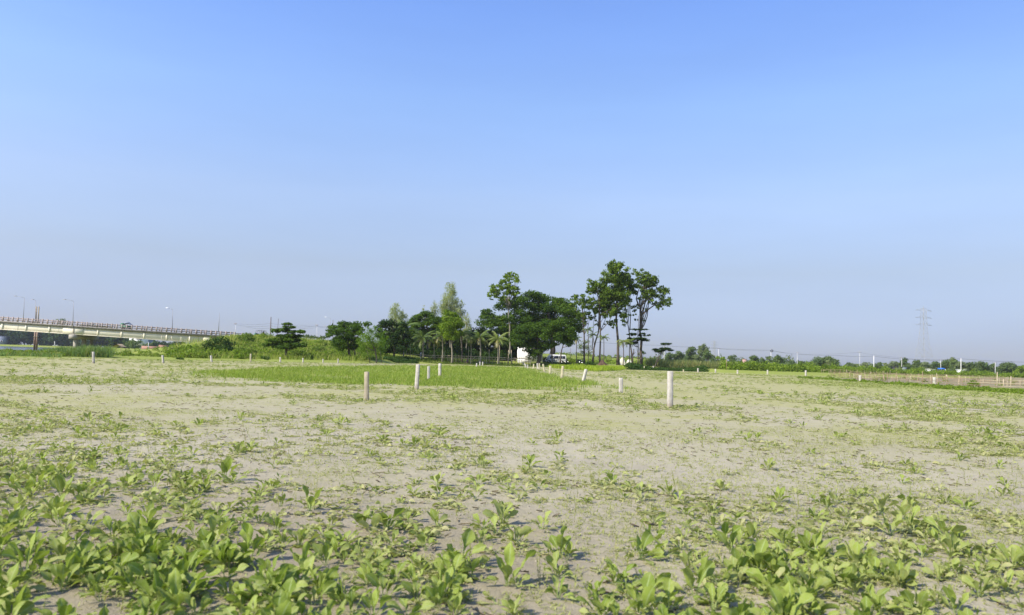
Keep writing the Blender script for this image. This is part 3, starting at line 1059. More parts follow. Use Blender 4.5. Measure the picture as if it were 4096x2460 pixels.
# clods of dry soil and dead leaf scraps near the camera
mb = MB()
X, Y = scatter(9000, 3.0, 16)
k = rng.random(9000) < 0.15 + sstep(fbm(X, Y, 0.7, 65), .45, .62)
X, Y = X[k], Y[k]
Z = ground_z(X, Y, True)
oc = np.array([(1, 0, 0), (0, 1, 0), (-1, 0, 0), (0, -1, 0), (0, 0, 1), (0, 0, -1)], float)
of = np.array([(0, 1, 4), (1, 2, 4), (2, 3, 4), (3, 0, 4), (1, 0, 5), (2, 1, 5), (3, 2, 5), (0, 3, 5)])
m_ = len(X)
sz = 0.004 + 0.012 * rng.random(m_) ** 3
V = oc[None] * sz[:, None, None] * rng.uniform(.6, 1.4, (m_, 6, 3)) + np.stack([X, Y, Z + sz * .25], -1)[:, None]
mb.add(V.reshape(-1, 3), t=(np.arange(m_)[:, None, None] * 6 + of[None]).reshape(-1, 3))
tag(mb.build('soil_clods', M['clod']), kind='stuff', label='small clods of dry soil between the plants', cat='soil')
mb = MB()
X, Y = scatter(3600, 3.0, 26)
k = rng.random(3600) < 0.1 + sstep(fbm(X, Y, 1.3, 67), .42, .62)
X, Y = X[k], Y[k]
Z = ground_z(X, Y, True)
for x, y, z in zip(X, Y, Z):
    leaf(mb, rng.uniform(.04, .12), rng.uniform(.008, .02), rng.random() * 6.28, rng.uniform(0, .5), rng.uniform(.2, 1.6), .4, 2, 4, (x, y, z - .004), 0, 0, pet=.15, wav=.08)
    mb.V[-1][:, 2] += z
    mb.C[-1][:] = (rng.random(), rng.random(), 0, 1)
tag(mb.build('dead_leaves', M['litter'], smooth=True), kind='stuff', label='dead curled leaves lying on the soil', cat='leaf litter')

# lush plot of short grass
gp = np.array(GRASS_PLOT)
mb = MB()
n = 130000
X = rng.uniform(gp[:, 0].min() - 3, gp[:, 0].max() + 3, n)
Y = 1 / rng.uniform(1 / gp[:, 1].max(), 1 / gp[:, 1].min(), n)
k = in_poly(X + (fbm(X, Y, 1.7, 81) - .5) * 5 + rng.normal(0, .5, n), Y + (fbm(X, Y, 2.1, 83) - .5) * 9 + rng.normal(0, 1.6, n), GRASS_PLOT) & (rng.random(n) < .35 + 1.1 * sstep(fbm(X, Y, 2.4, 87), .3, .55))
X, Y = X[k], Y[k]
Z = ground_z(X, Y)
cl = fbm(X, Y, 4, 71)
hh = rng.uniform(0.08, 0.30, len(X)) * (0.5 + 1.0 * cl)
blades(mb, X, Y, Z - 0.01, hh, 0.02 * np.maximum(1, Y / 55), 0.5, 0.6, np.c_[rng.random(len(X)), np.clip(cl * 1.6 - 0.3, 0, 1), (rng.random(len(X)) < .12) * 0.6, np.ones(len(X))])
tag(mb.build('grass', M['grass'], smooth=True), kind='stuff', label='lush plot of short green grass behind the concrete posts', cat='grass')

# taller yellow-green crop in front of the van
yp = np.array(YELLOW_PLOT)
mb = MB()
n = 26000
X = rng.uniform(yp[:, 0].min() - 2, yp[:, 0].max() + 2, n)
Y = rng.uniform(yp[:, 1].min() - 2, yp[:, 1].max() + 2, n)
k = in_poly(X, Y, YELLOW_PLOT)
X, Y = X[k], Y[k]
blades(mb, X, Y, ground_z(X, Y), rng.uniform(0.35, 0.95, len(X)), 0.075, 0.35, 0.5, np.c_[rng.random(len(X)), np.clip(fbm(X, Y, 5, 73) * 1.5 - .2, 0, 1), (rng.random(len(X)) < .1) * .5, np.ones(len(X))], 3)
tag(mb.build('yellow_crop', M['yellowcrop'], smooth=True), kind='stuff', label='tall yellow green crop growing in front of the white van', cat='crop')


# ------------------------------------------------------------------ trees
def leaf_cards(mb, P, out, size, flat=0.35, up=0.25, dirn=0.5, asp=0.5, clump=None, droop=0.0, dry=0.0):
    """leaf-shaped faces at P facing roughly outwards"""
    n = len(P)
    nn = unit(out * dirn + rng.normal(0, 1, (n, 3)) * flat + np.array([0, 0, up]))
    t = rng.normal(0, 1, (n, 3))
    t[:, 2] -= droop
    t = unit(t - (t * nn).sum(1, keepdims=True) * nn)
    b = np.cross(nn, t)
    L = (size * rng.uniform(0.6, 1.35, n))[:, None] * 0.5
    v = np.stack([P - t * L, P + b * L * asp * 1.1 + nn * L * 0.15, P + t * L, P - b * L * asp * 1.1 + nn * L * 0.15], 1).reshape(-1, 3)
    q = (np.arange(n)[:, None] * 4 + np.arange(4)[None])
    if clump is None:
        clump = rng.random(n)
    c = np.c_[rng.random(n), clump, (rng.random(n) < dry) * rng.random(n), np.ones(n)]
    mb.add(v, q, c=np.repeat(c, 4, axis=0))


def crown_leaves(mb, clumps, dens, size, shell=0.55, **kw):
    """clumps: rows of centre xyz and radii xyz; leaves fill the outer part of each"""
    for cx, cy, cz, rx, ry, rz in clumps:
        n = max(8, int(dens * (rx * ry + ry * rz + rx * rz) / 3 * 34 / (size * size)))
        d = unit(rng.normal(0, 1, (n, 3)))
        r = shell + (1.08 - shell) * rng.random(n) ** 0.7
        # a lumpy outline
        r = r * (0.8 + 0.4 * vnoise(d[:, 0] * 2 + cx, d[:, 2] * 2 + d[:, 1] + cz, 0.7))
        P = np.array([cx, cy, cz]) + d * r[:, None] * np.array([rx, ry, rz])
        cl = np.clip(0.5 + 0.28 * rng.normal() + 0.2 * rng.normal(0, 1, n), 0, 1)
        leaf_cards(mb, P, d, size, clump=cl, **kw)


def limb(mb, a, b, r0, r1, sag=0.12, n=6):
    a, b = np.asarray(a, float), np.asarray(b, float)
    L = np.linalg.norm(b - a)
    t = np.linspace(0, 1, n)[:, None]
    P = a * (1 - t) + b * t
    P = P + np.sin(t * PI) * np.array([0, 0, -sag * L * 0.6]) + np.sin(t * PI) * rng.normal(0, 0.05 * L, 3)
    mb.tube(P, np.linspace(r0, r1, n), 6)


def auto_clumps(c, r, n, cr, flat=0.7, dome=True, hollow=0.35):
    out = []
    for k in range(n):
        d = rng.normal(0, 1, 3)
        d /= np.linalg.norm(d)
        if dome and d[2] < -0.35:
            d[2] *= -0.5
        q = hollow + (1 - hollow) * rng.random() ** 0.5
        p = np.array(c) + d * q * (np.array(r) - cr * 0.6)
        s = cr * rng.uniform(0.7, 1.3)
        out.append((*p, s, s, s * flat))
    return out


def px_clumps(rows, D, jitter=1.0, fl=1.0):
    """clumps given by their place in the photograph: (x, y, half width, half height), set at distance D with their own depth"""
    out = []
    for x, y, a, b in rows:
        dy = rng.normal(0, 1) * jitter
        p = W(x, y, D + dy)
        k = (D + dy) / F_PX
        out.append((*p, a * k, a * k * fl, b * k))
    return out


def tree(name, label, cat, base, trunk_pts, radii, clumps, mat, size, dens=1.0, bark='bark', limbs=8, limb_from=0.6, shell=0.5, group=None, limb_r=None, forks=(), sub=None, **kw):
    """trunk_pts: world points of the trunk; clumps: crown pieces"""
    o = thing(name, label, cat, base, group)
    mb = MB()
    tp = np.array(trunk_pts, float)
    tp[0] -= np.array([0, 0, 0.15])
    ts = np.linspace(0, 1, 9)
    seg = np.r_[0, np.cumsum(np.linalg.norm(np.diff(tp, axis=0), axis=1))]
    seg /= seg[-1]
    pts = np.stack([np.interp(ts, seg, tp[:, k]) for k in range(3)], 1)
    pts[1:-1] += rng.normal(0, radii[0] * 0.25, (7, 3)) * np.array([1, 1, 0])
    rr = np.interp(ts, np.linspace(0, 1, len(radii)), radii)
    rr[0] *= 1.35
    mb.tube(pts, rr, 9)
    for f in forks:
        f = np.array(f, float)
        mb.tube(f, np.linspace(radii[0] * 0.6, radii[-1] * 0.6, len(f)), 7)
    big = sorted(clumps, key=lambda c: -c[3] * c[5])[:limbs]
    for c in big:
        k = int(round(limb_from * 8)) + int(rng.integers(0, max(1, 8 - int(limb_from * 8))))
        k = min(k, 8)
        # leave the trunk below the clump where possible
        while k > 1 and pts[k][2] > c[2] - 0.2 * c[5]:
            k -= 1
        limb(mb, pts[k], (c[0], c[1], c[2]), (limb_r or radii[0] * 0.42), (limb_r or radii[0] * 0.42) * 0.3)
    mb.build('trunk', M[bark], o, smooth=True)
    cb = MB()
    crown_leaves(cb, clumps, dens, size, shell, **kw)
    cb.build('crown', M[mat], o)
    return o


def fill_poly(poly, n, D, rx, rz, jit, edge=0.75):
    """flattened leaf masses filling an outline given in the photograph's pixels"""
    poly_a = np.array(poly, float)
    out = []
    cen = poly_a.mean(0)
    while len(out) < n:
        x = rng.uniform(poly_a[:, 0].min(), poly_a[:, 0].max())
        y = rng.uniform(poly_a[:, 1].min(), poly_a[:, 1].max())
        if in_poly(np.array([x]), np.array([y]), poly)[0]:
            s = rng.uniform(.7, 1.25)
            out.append((cen[0] + (x - cen[0]) * .95, cen[1] + (y - cen[1]) * .95, rx * s, rz * s))
    # and along the outline so that it keeps its shape
    per = np.r_[poly_a, poly_a[:1]]
    for a_, b_ in zip(per[:-1], per[1:]):
        L_ = np.hypot(*(b_ - a_))
        for t_ in np.arange(.5 / max(1, L_ / (rx * 1.3)), 1, 1 / max(1, L_ / (rx * 1.3))):
            p_ = a_ * (1 - t_) + b_ * t_
            p_ = p_ + (cen - p_) / np.linalg.norm(cen - p_) * rx * .8
            s = rng.uniform(.5, .95) * edge
            out.append((p_[0] + rng.normal(0, 2), p_[1] + rng.normal(0, 2), rx * s, rz * s))
    return px_clumps(out, D, jit)


def P2(px, py, D):
    p = W(px, py, D)
    return p


def at_base(px, D):
    x = (px - CX) / F_PX * D
    # account for the roll of the camera: walk to the ground under that pixel column
    for _ in range(3):
        z = gz(x, D)
        a, b = project((x, D, z))
        x += (px - a) / F_PX * D
    return np.array([x, D, gz(x, D)])


# --- the tall airy trees on the right of the grove
G_R = 'tall airy trees at the right end of the grove'
def airy(label, bx, D, trunk, rows, rad, split=2, size=0.55, dens=0.72, mat='tall', forks=(), limbs=10, seedj=1.6, wide=1.0, limb_at=.55, **kw):
    b = at_base(bx, D)
    tp = [b] + [W(x, y, D) for x, y in trunk]
    cl = []
    for x, y, a, h in rows:
        a, h = a * wide, h * (1 + (wide - 1) * .5)
        # break every listed mass into several ragged tufts
        n = max(3, int(split * a * h / 130))
        for k in range(n):
            u, v = rng.uniform(-1, 1, 2)
            if u * u + v * v > 1.1:
                u, v = u * .7, v * .7
            s = rng.uniform(0.32, 0.6) * min(a, h)
            cl.append((x + u * (a - s * .4), y + v * (h - s * .4), s, s * 0.72))
    cl = px_clumps(cl, D, seedj)
    fk = [[W(x, y, D) for x, y in f] for f in forks]
    return tree('tall_tree', label, 'tree', b, tp, rad, cl, mat, size, dens, limbs=limbs, limb_from=limb_at, forks=fk, shell=0.2, flat=0.7, up=0.35, **kw)


airy('tallest airy tree right of the van, bare straight trunk below a high narrow crown', 2472, 172, [(2470, 1330), (2464, 1200), (2458, 1090)],
     [(2462, 1068, 32, 28), (2440, 1110, 42, 30), (2480, 1120, 34, 34), (2450, 1170, 48, 36), (2490, 1190, 30, 42), (2440, 1215, 34, 24), (2480, 1250, 36, 24),
      (2455, 1290, 22, 18), (2500, 1290, 16, 16), (2442, 1306, 14, 9)], [0.34, 0.26, 0.16, 0.06], split=3.2, limbs=14)
airy('rightmost tall tree with wide ragged crown and a low limb reaching right', 2564, 174, [(2562, 1330), (2561, 1235), (2556, 1190)],
     [(2580, 1092, 38, 20), (2600, 1125, 42, 28), (2568, 1130, 32, 26), (2620, 1170, 30, 22), (2585, 1175, 30, 26), (2650, 1165, 26, 24), (2660, 1205, 26, 24), (2625, 1215, 22, 18),
      (2640, 1228, 22, 12), (2605, 1200, 14, 14), (2552, 1205, 12, 20), (2590, 1240, 14, 10), (2548, 1270, 10, 16), (2572, 1280, 10, 8)], [0.36, 0.3, 0.2, 0.1], split=3.0, limbs=13,
     forks=[[(2562, 1262), (2590, 1240), (2625, 1215), (2650, 1200)], [(2560, 1230), (2580, 1200), (2600, 1160)], [(2556, 1225), (2545, 1195), (2560, 1140)]])
airy('slender forked tree leaning left between the tallest tree and the rightmost tall tree', 2530, 176, [(2518, 1330), (2506, 1270), (2500, 1200)],
     [(2520, 1085, 24, 18), (2510, 1120, 26, 26), (2530, 1160, 24, 26), (2515, 1210, 20, 18), (2535, 1232, 22, 16), (2500, 1165, 18, 24), (2524, 1255, 16, 10)],
     [0.17, 0.14, 0.1, 0.05], split=3.2, limbs=9, forks=[[(2520, 1320), (2522, 1280), (2524, 1250)]])
airy('tall tree left of the tallest one with two stems from a low fork', 2370, 172, [(2375, 1390), (2392, 1330), (2398, 1280), (2400, 1200)],
     [(2370, 1128, 26, 18), (2395, 1150, 34, 26), (2365, 1160, 22, 22), (2420, 1180, 26, 30), (2385, 1205, 28, 20), (2405, 1240, 34, 22), (2375, 1235, 22, 18), (2425, 1225, 22, 22), (2384, 1300, 10, 9),
      (2372, 1275, 20, 14)],
     [0.2, 0.17, 0.12, 0.05], split=3.2, limbs=11, forks=[[(2368, 1400), (2372, 1340), (2374, 1280)]])
airy('tall tree with a straight dark trunk beside the two-stemmed tree', 2400, 170, [(2402, 1340), (2398, 1250), (2396, 1190)],
     [(2430, 1255, 28, 20), (2445, 1235, 22, 22), (2425, 1290, 16, 10), (2400, 1215, 22, 20), (2440, 1200, 18, 22)], [0.22, 0.18, 0.12, 0.05], split=3.0, limbs=7)
airy('shorter airy tree next to the big dark spreading trees, over the areca palms', 2337, 170, [(2336, 1340), (2332, 1270), (2326, 1220)],
     [(2320, 1190, 26, 18), (2345, 1200, 26, 22), (2290, 1200, 24, 16), (2310, 1225, 34, 20), (2350, 1240, 22, 24), (2330, 1265, 26, 20), (2365, 1265, 20, 14), (2345, 1285, 20, 10)],
     [0.2, 0.17, 0.12, 0.05], split=3.0, limbs=9)
airy('tall yellow green tree standing out above the dark spreading trees', 2040, 180, [(2038, 1300), (2034, 1220), (2028, 1170)],
     [(2045, 1104, 26, 14), (2055, 1115, 22, 16), (2010, 1130, 18, 14), (2025, 1140, 26, 16), (1985, 1150, 24, 16), (2000, 1165, 34, 16), (2050, 1160, 28, 18), (1968, 1175, 18, 14),
      (2035, 1185, 40, 14), (2062, 1175, 16, 14), (1975, 1190, 20, 10), (2015, 1195, 24, 10)], [0.26, 0.2, 0.15, 0.08], split=4.2, wide=1.22, limb_at=.78, limbs=12, mat='bright', bark='palebark')

# stump with forked stubs
b = at_base(2531, 170)
o = thing('tree_stump', 'bare dead forked stump right of the drooping palm', 'stump', b)
mb = MB()
mb.tube([b - (0, 0, .2), W(2530, 1425, 170), W(2526, 1405, 170), W(2524, 1388, 170)], [.2, .16, .13, .1], 8)
mb.tube([W(2530, 1425, 170), W(2535, 1408, 170), W(2535, 1396, 170)], [.13, .11, .09], 7)
mb.tube([W(2532, 1420, 170), W(2542, 1408, 170)], [.07, .04], 6)
mb.build('trunk', M['bark'], o, smooth=True)

# --- tiered (umbrella-layered) trees
def tiered(label, base_px, D, trunk, tiers, rad, mat='tier', size=0.34, dens=1.25, base=None, **kw):
    b = base if base is not None else at_base(base_px, D)
    tp = [b] + [W(x, y, D) for x, y in trunk]
    cl = []
    for x, y, hw, hh in tiers:
        n = max(4, int(hw / 6))
        for k in range(n * 2):
            a = rng.random() * 2 * PI
            q = math.sqrt(rng.random())
            p = W(x + math.cos(a) * q * hw * 0.85, y + rng.normal(0, hh * .3), D)
            p = p + np.array([0, math.sin(a) * q * hw * D / F_PX * 0.8, -0.0])
            s = rng.uniform(0.7, 1.2) * hh * 1.5 * D / F_PX
            cl.append((*p, s * 1.35, s * 1.35, s * 0.5))
    return tree('tiered_tree', label, 'tree', b, tp, rad, cl, mat, size, dens, limbs=16, limb_from=0.3, limb_r=rad[0] * 0.3, shell=0.2, up=1.0, flat=0.5, dirn=0.2, **kw)


tiered('layered tree with flat leaf tiers alone before the green bank left of the grove', 1143, 131, [(1146, 1390), (1150, 1340), (1155, 1298)],
       [(1152, 1296, 20, 5), (1162, 1310, 30, 6), (1150, 1322, 22, 8), (1105, 1322, 30, 7), (1190, 1326, 36, 7), (1150, 1345, 42, 9), (1195, 1345, 24, 6), (1100, 1362, 38, 9), (1160, 1362, 46, 9),
        (1098, 1377, 40, 8), (1180, 1382, 52, 9), (1135, 1388, 44, 8), (1205, 1378, 30, 6)], [0.24, 0.17, 0.1, 0.04])
tiered('dark layered tree with stacked flat tiers behind the rightmost tall trunk', 2552, 170, [(2552, 1390), (2552, 1330), (2554, 1262)],
       [(2562, 1318, 40, 3.5), (2540, 1318, 22, 3), (2552, 1334, 34, 4), (2580, 1342, 28, 3.5), (2535, 1338, 28, 4), (2548, 1354, 42, 5), (2575, 1360, 30, 4), (2528, 1358, 26, 6), (2530, 1372, 22, 6)],
       [0.13, 0.11, 0.08, 0.05], mat='dark', size=0.36)
b = at_base(2614, 168)
tiered('small tree leaning right with two dark flat tiers, right of the tall trees', 2614, 168, [(2632, 1435), (2645, 1415), (2657, 1400), (2660, 1378)],
       [(2660, 1375, 19, 5), (2650, 1397, 40, 5), (2665, 1393, 28, 4), (2640, 1404, 20, 6), (2680, 1402, 16, 3.5)], [0.13, 0.10, 0.08, 0.04], mat='dark', size=0.34, base=b)

# --- big dark spreading rain trees in the middle
b = at_base(2206, 182)
cl = fill_poly([(1908, 1283), (1925, 1250), (1960, 1225), (2000, 1205), (2050, 1190), (2090, 1185), (2130, 1165), (2165, 1172), (2185, 1190), (2230, 1190), (2260, 1200), (2290, 1215), (2320, 1240), (2345, 1275),
                (2345, 1300), (2330, 1330), (2300, 1350), (2280, 1385), (2230, 1370), (2180, 1330), (2100, 1330), (2000, 1320), (1950, 1305), (1915, 1298)], 230, 184, 26, 13, 3.4)
tree('spreading_tree', 'largest dark spreading tree with a broad domed crown over the white van', 'tree', b,
     [b, W(2214, 1370, 182), W(2200, 1310, 182), W(2190, 1250, 182)], [0.75, 0.6, 0.5, 0.25], cl, 'rain', 0.52, 0.85, limbs=18, limb_from=0.45, limb_r=0.13, shell=0.35, up=0.75, flat=0.8, dirn=0.3, asp=.42)
b = at_base(2156, 166)
cl = fill_poly([(2030, 1360), (2045, 1335), (2080, 1310), (2120, 1290), (2170, 1280), (2220, 1270), (2270, 1285), (2300, 1310), (2310, 1345), (2280, 1370), (2240, 1385), (2200, 1390), (2170, 1420), (2140, 1440),
                (2115, 1440), (2108, 1415), (2096, 1388), (2055, 1385)], 140, 165.5, 21, 12, 1.6)
tree('spreading_tree', 'lower dark spreading tree in front, its skirt of leaves covering part of the white building', 'tree', b,
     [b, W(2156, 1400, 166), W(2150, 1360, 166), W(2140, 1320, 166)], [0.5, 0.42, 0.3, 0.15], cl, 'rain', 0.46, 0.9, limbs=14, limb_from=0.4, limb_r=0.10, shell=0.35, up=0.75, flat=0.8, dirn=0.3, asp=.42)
b = at_base(2241, 178)
tree('broadleaf_tree', 'small dark tree with a slanting trunk just behind the roof of the van', 'tree', b, [b, W(2245, 1405, 178), W(2252, 1380, 178), W(2262, 1350, 178)], [0.2, 0.15, 0.1, 0.05],
     px_clumps([(2262, 1360, 20, 14), (2275, 1380, 12, 10), (2240, 1350, 20, 12), (2285, 1375, 8, 7), (2255, 1338, 22, 14)], 178, 1.2), 'dark', 0.36, 0.9, limbs=6, limb_from=.5, shell=.25)
b = at_base(2210, 168)
o = thing('bare_trunk', 'straight pale bare trunk in front of the van', 'tree trunk', b)
mb = MB()
mb.tube([b - (0, 0, .2), W(2208, 1420, 168), W(2205, 1390, 168), W(2203, 1340, 168)], [.17, .15, .14, .11], 8)
mb.build('trunk', M['palebark'], o, smooth=True)

# --- left side of the grove
b = at_base(1400, 140)
cl = fill_poly([(1288, 1322), (1310, 1312), (1335, 1300), (1360, 1287), (1400, 1284), (1440, 1290), (1478, 1286), (1470, 1305), (1450, 1320), (1440, 1350), (1440, 1385), (1420, 1400), (1380, 1405), (1345, 1395),
                (1320, 1370), (1300, 1345)], 110, 140, 17, 9, 2.2)
tree('spreading_tree', 'dark domed tree between the layered tree and the feathery light green tree', 'tree', b, [b, W(1398, 1405, 140), W(1392, 1370, 140), W(1390, 1325, 140)], [0.28, .23, .17, .08],
     cl, 'rain', 0.40, 0.8, limbs=14, limb_from=.4, limb_r=.07, shell=.35, up=.75, flat=.8, dirn=.3, asp=.42, forks=[[at_base(1418, 140), W(1420, 1410, 140), W(1412, 1375, 140)]])
b = at_base(1506, 134)
tree('feathery_tree', 'light green feathery tree in front of the dark grove', 'tree', b, [b, W(1506, 1425, 134), W(1500, 1400, 134), W(1490, 1350, 134)], [.12, .1, .08, .04],
     px_clumps([(1475, 1350, 30, 24), (1500, 1385, 34, 28), (1460, 1385, 26, 24), (1530, 1360, 22, 20), (1500, 1308, 11, 9), (1470, 1312, 9, 7), (1440, 1328, 9, 7), (1538, 1330, 10, 7), (1550, 1350, 8, 9), (1430, 1365, 9, 9), (1552, 1385, 9, 8), (1432, 1400, 10, 8), (1520, 1316, 8, 6), (1485, 1325, 24, 14), (1460, 1345, 24, 16), (1510, 1342, 26, 16), (1445, 1368, 22, 16), (1485, 1370, 30, 18), (1525, 1370, 22, 18), (1450, 1395, 20, 16), (1490, 1400, 26, 18),
                (1530, 1398, 16, 16), (1460, 1420, 18, 14), (1520, 1418, 14, 12)], 134, 1.6), 'feather', 0.26, 0.95, limbs=10, limb_from=.3, shell=.05, up=.4, flat=.8, asp=.3,
     forks=[[at_base(1478, 134), W(1474, 1425, 134), W(1465, 1395, 134)], [at_base(1528, 134), W(1524, 1425, 134), W(1520, 1400, 134)]])
b = at_base(1574, 160)
tree('broadleaf_tree', 'dark large-leaved tree at the left end of the grove under the leftmost eucalyptus', 'tree', b, [b, W(1576, 1400, 160), W(1572, 1350, 160), W(1570, 1300, 160)], [.24, .2, .14, .08],
     fill_poly([(1492, 1300), (1540, 1285), (1590, 1280), (1620, 1300), (1640, 1330), (1640, 1370), (1610, 1405), (1560, 1412), (1530, 1400), (1510, 1360), (1515, 1320)], 62, 160, 19, 12, 2.0), 'dark', 0.42, 0.95,
     limbs=9, limb_from=.35, shell=.3)
b = at_base(1808, 159)
tree('round_crown_tree', 'round-crowned tree with yellow green top and a pale straight trunk at the bamboo fence', 'tree', b, [b, W(1808, 1410, 159), W(1806, 1370, 159), W(1804, 1300, 159)], [.22, .18, .14, .06],
     fill_poly([(1765, 1272), (1785, 1245), (1815, 1240), (1845, 1262), (1852, 1300), (1850, 1340), (1820, 1362), (1785, 1357), (1765, 1320)], 44, 159, 17, 12, 1.6), 'bright', 0.40, 1.0, limbs=7, limb_from=.5, shell=.35,
     bark='palebark')
b = at_base(1712, 178)
tree('spreading_tree', 'dark flat-topped tree behind the coconut palms, under the two small eucalyptus tops', 'tree', b, [b, W(1712, 1380, 178), W(1710, 1330, 178), W(1708, 1290, 178)], [.35, .28, .2, .1],
     fill_poly([(1635, 1292), (1660, 1262), (1700, 1250), (1760, 1255), (1780, 1290), (1775, 1335), (1700, 1342), (1650, 1335)], 56, 178, 20, 11, 2.4), 'rain', 0.4, 1.1, limbs=10, limb_from=.5, shell=.35, up=.7)

# eucalyptus tops
def euca(label, px, D, ytop, ybot, hw, base_px=None):
    b = at_base(base_px or px, D)
    n = max(5, int((ybot - ytop) / 9))
    rows = []
    for k in range(n):
        t = (k + .5) / n
        wd = hw * (0.25 + 0.95 * math.sin(min(1, t * 1.15 + .08) * PI * 0.62))
        for e in range(2 if wd < 16 else 3):
            s = rng.uniform(.38, .6) * wd
            rows.append((px + rng.uniform(-1, 1) * (wd - s * .6), ytop + t * (ybot - ytop) + rng.normal(0, 4), s, s * 1.15))
    return tree('eucalyptus_tree', label, 'tree', b, [b, W(px, ybot, D), W(px, (ytop + ybot) / 2, D), W(px, ytop + 6, D)], [.2, .13, .08, .03], px_clumps(rows, D, 1.2), 'euca', 0.42, 0.62, limbs=10, limb_from=.5,
                shell=.1, asp=.22, droop=1.3, up=.1, flat=.9, bark='palebark')


euca('leftmost pale eucalyptus rising over the left end of the grove', 1585, 186, 1210, 1320, 26)
euca('narrow pale eucalyptus top beside the leftmost eucalyptus', 1612, 188, 1236, 1320, 20)
euca('tiny eucalyptus top, lowest one above the flat-topped dark tree', 1697, 190, 1222, 1285, 13)
euca('small eucalyptus top just left of the tallest eucalyptus', 1737, 190, 1200, 1280, 17)
euca('tallest pale eucalyptus, broad feathery column in the middle of the grove', 1800, 190, 1132, 1300, 37)
euca('small eucalyptus column right of the tallest eucalyptus', 1845, 190, 1198, 1300, 17)
euca('low eucalyptus top farthest right, next to the dark spreading trees', 1866, 188, 1248, 1350, 18)

# dark trees filling the depth of the grove
G_D = 'dark trees filling the back of the grove'
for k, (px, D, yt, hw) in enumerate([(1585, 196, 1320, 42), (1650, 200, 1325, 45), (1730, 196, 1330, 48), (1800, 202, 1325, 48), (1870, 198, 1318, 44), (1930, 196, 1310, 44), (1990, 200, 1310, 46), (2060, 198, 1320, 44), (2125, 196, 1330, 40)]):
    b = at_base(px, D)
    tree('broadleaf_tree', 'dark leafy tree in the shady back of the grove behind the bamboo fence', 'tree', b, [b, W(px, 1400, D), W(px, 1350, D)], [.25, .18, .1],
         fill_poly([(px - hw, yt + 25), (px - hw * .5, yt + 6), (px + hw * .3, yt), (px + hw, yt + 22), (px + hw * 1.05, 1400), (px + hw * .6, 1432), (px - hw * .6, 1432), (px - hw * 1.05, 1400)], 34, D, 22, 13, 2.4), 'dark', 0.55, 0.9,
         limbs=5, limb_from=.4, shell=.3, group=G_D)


# --- palms
def palm(name, label, px, D, yc, flen, nf=16, mat='palm', rad=(.16, .12), lean=0, base_px=None, up=0.9, leafl=0.75, droop=1.5, group=None, bark='palebark', lw=0.10):
    b = at_base(base_px or px, D)
    top = W(px + lean, yc, D)
    o = thing(name, label, 'palm', b, group)
    mb = MB()
    t = np.linspace(0, 1, 8)[:, None]
    pts = b * (1 - t) + top * t + np.sin(t * PI) * rng.normal(0, .15, 3) * np.array([1, 1, 0])
    pts[0, 2] -= .2
    mb.tube(pts, np.r_[rad[0] * 1.5, np.linspace(rad[0], rad[1], 7)], 8)
    mb.build('trunk', M[bark], o, smooth=True)
    cb = MB()
    for k in range(nf):
        az = k * 2.4 + rng.normal(0, .2)
        f = k / (nf - 1)
        el = (1.35 - 1.25 * f) * up + rng.normal(0, .1)
        L = flen * rng.uniform(.8, 1.1)
        s = np.linspace(0, 1, 9)
        e = el - droop * s ** 1.2 * (0.75 + .4 * f)
        ds = L / 8
        xx = np.r_[0, np.cumsum(np.cos(e[1:]) * ds)]
        zz = np.r_[0, np.cumsum(np.sin(e[1:]) * ds)]
        d = np.array([math.cos(az), math.sin(az), 0])
        sd_ = np.array([-math.sin(az), math.cos(az), 0])
        R = top + xx[:, None] * d + zz[:, None] * np.array([0, 0, 1])
        sh = rng.random()
        dry = (f > .8) * rng.random()
        cb.tube(R, np.linspace(.035, .012, 9), 4, c4=(.7, sh, dry, 1), cap=False)
        m = int(L / .11)
        for sg in (-1, 1):
            q_ = np.linspace(.12, .99, m)
            base = np.stack([np.interp(q_, s, R[:, i]) for i in range(3)], 1)
            tang = unit(np.stack([np.interp(q_, s, np.gradient(R[:, i])) for i in range(3)], 1))
            ll = leafl * np.sin(PI * (q_ * .85 + .12)) ** .6 * rng.uniform(.8, 1.15, m)
            dirv = unit(sg * sd_ * 1.0 + tang * .55 + np.array([0, 0, -.55]) + rng.normal(0, .12, (m, 3)))
            w_ = tang * lw * .5
            tip = base + dirv * ll[:, None] + np.array([0, 0, -.12]) * ll[:, None]
            v = np.stack([base - w_, base + w_, tip], 1).reshape(-1, 3)
            c = np.c_[rng.random(m), np.full(m, sh), np.full(m, dry), np.ones(m)]
            cb.add(v, t=np.arange(m)[:, None] * 3 + np.arange(3)[None], c=np.repeat(c, 3, axis=0))
    cb.build('crown', M[mat], o)
    return o


palm('coconut_palm', 'leftmost coconut palm, tall with a leaning red brown trunk', 1612, 160, 1318, 4.3, 18, 'palm', lean=3, base_px=1614)
palm('coconut_palm', 'coconut palm with the thick pale trunk beside the person in white', 1694, 160, 1356, 3.4, 18, 'palm', (.2, .15), lean=-2, leafl=.85)
palm('coconut_palm', 'young palm with pale drooping fronds between the thick-trunked palm and the slim straight one', 1737, 161, 1362, 2.2, 14, 'palmpale', (.1, .08), droop=1.9)
palm('coconut_palm', 'slim straight palm trunk left of the round-crowned tree', 1768, 160, 1345, 2.6, 14, 'palm', (.15, .13))
palm('banana_like_palm', 'thin pale green palm with a small hanging crown right of the round-crowned tree', 1882, 159, 1352, 1.9, 11, 'palmpale', (.08, .07), droop=2.2)
palm('coconut_palm', 'coconut palm with a bushy upright crown left of the one at the building', 1919, 159, 1352, 3.0, 17, 'palm', (.16, .14), leafl=.8)
palm('coconut_palm', 'coconut palm with yellowish fronds nearest to the white building', 1991, 159, 1360, 3.1, 16, 'palmpale', (.16, .14), leafl=.8, droop=1.4)
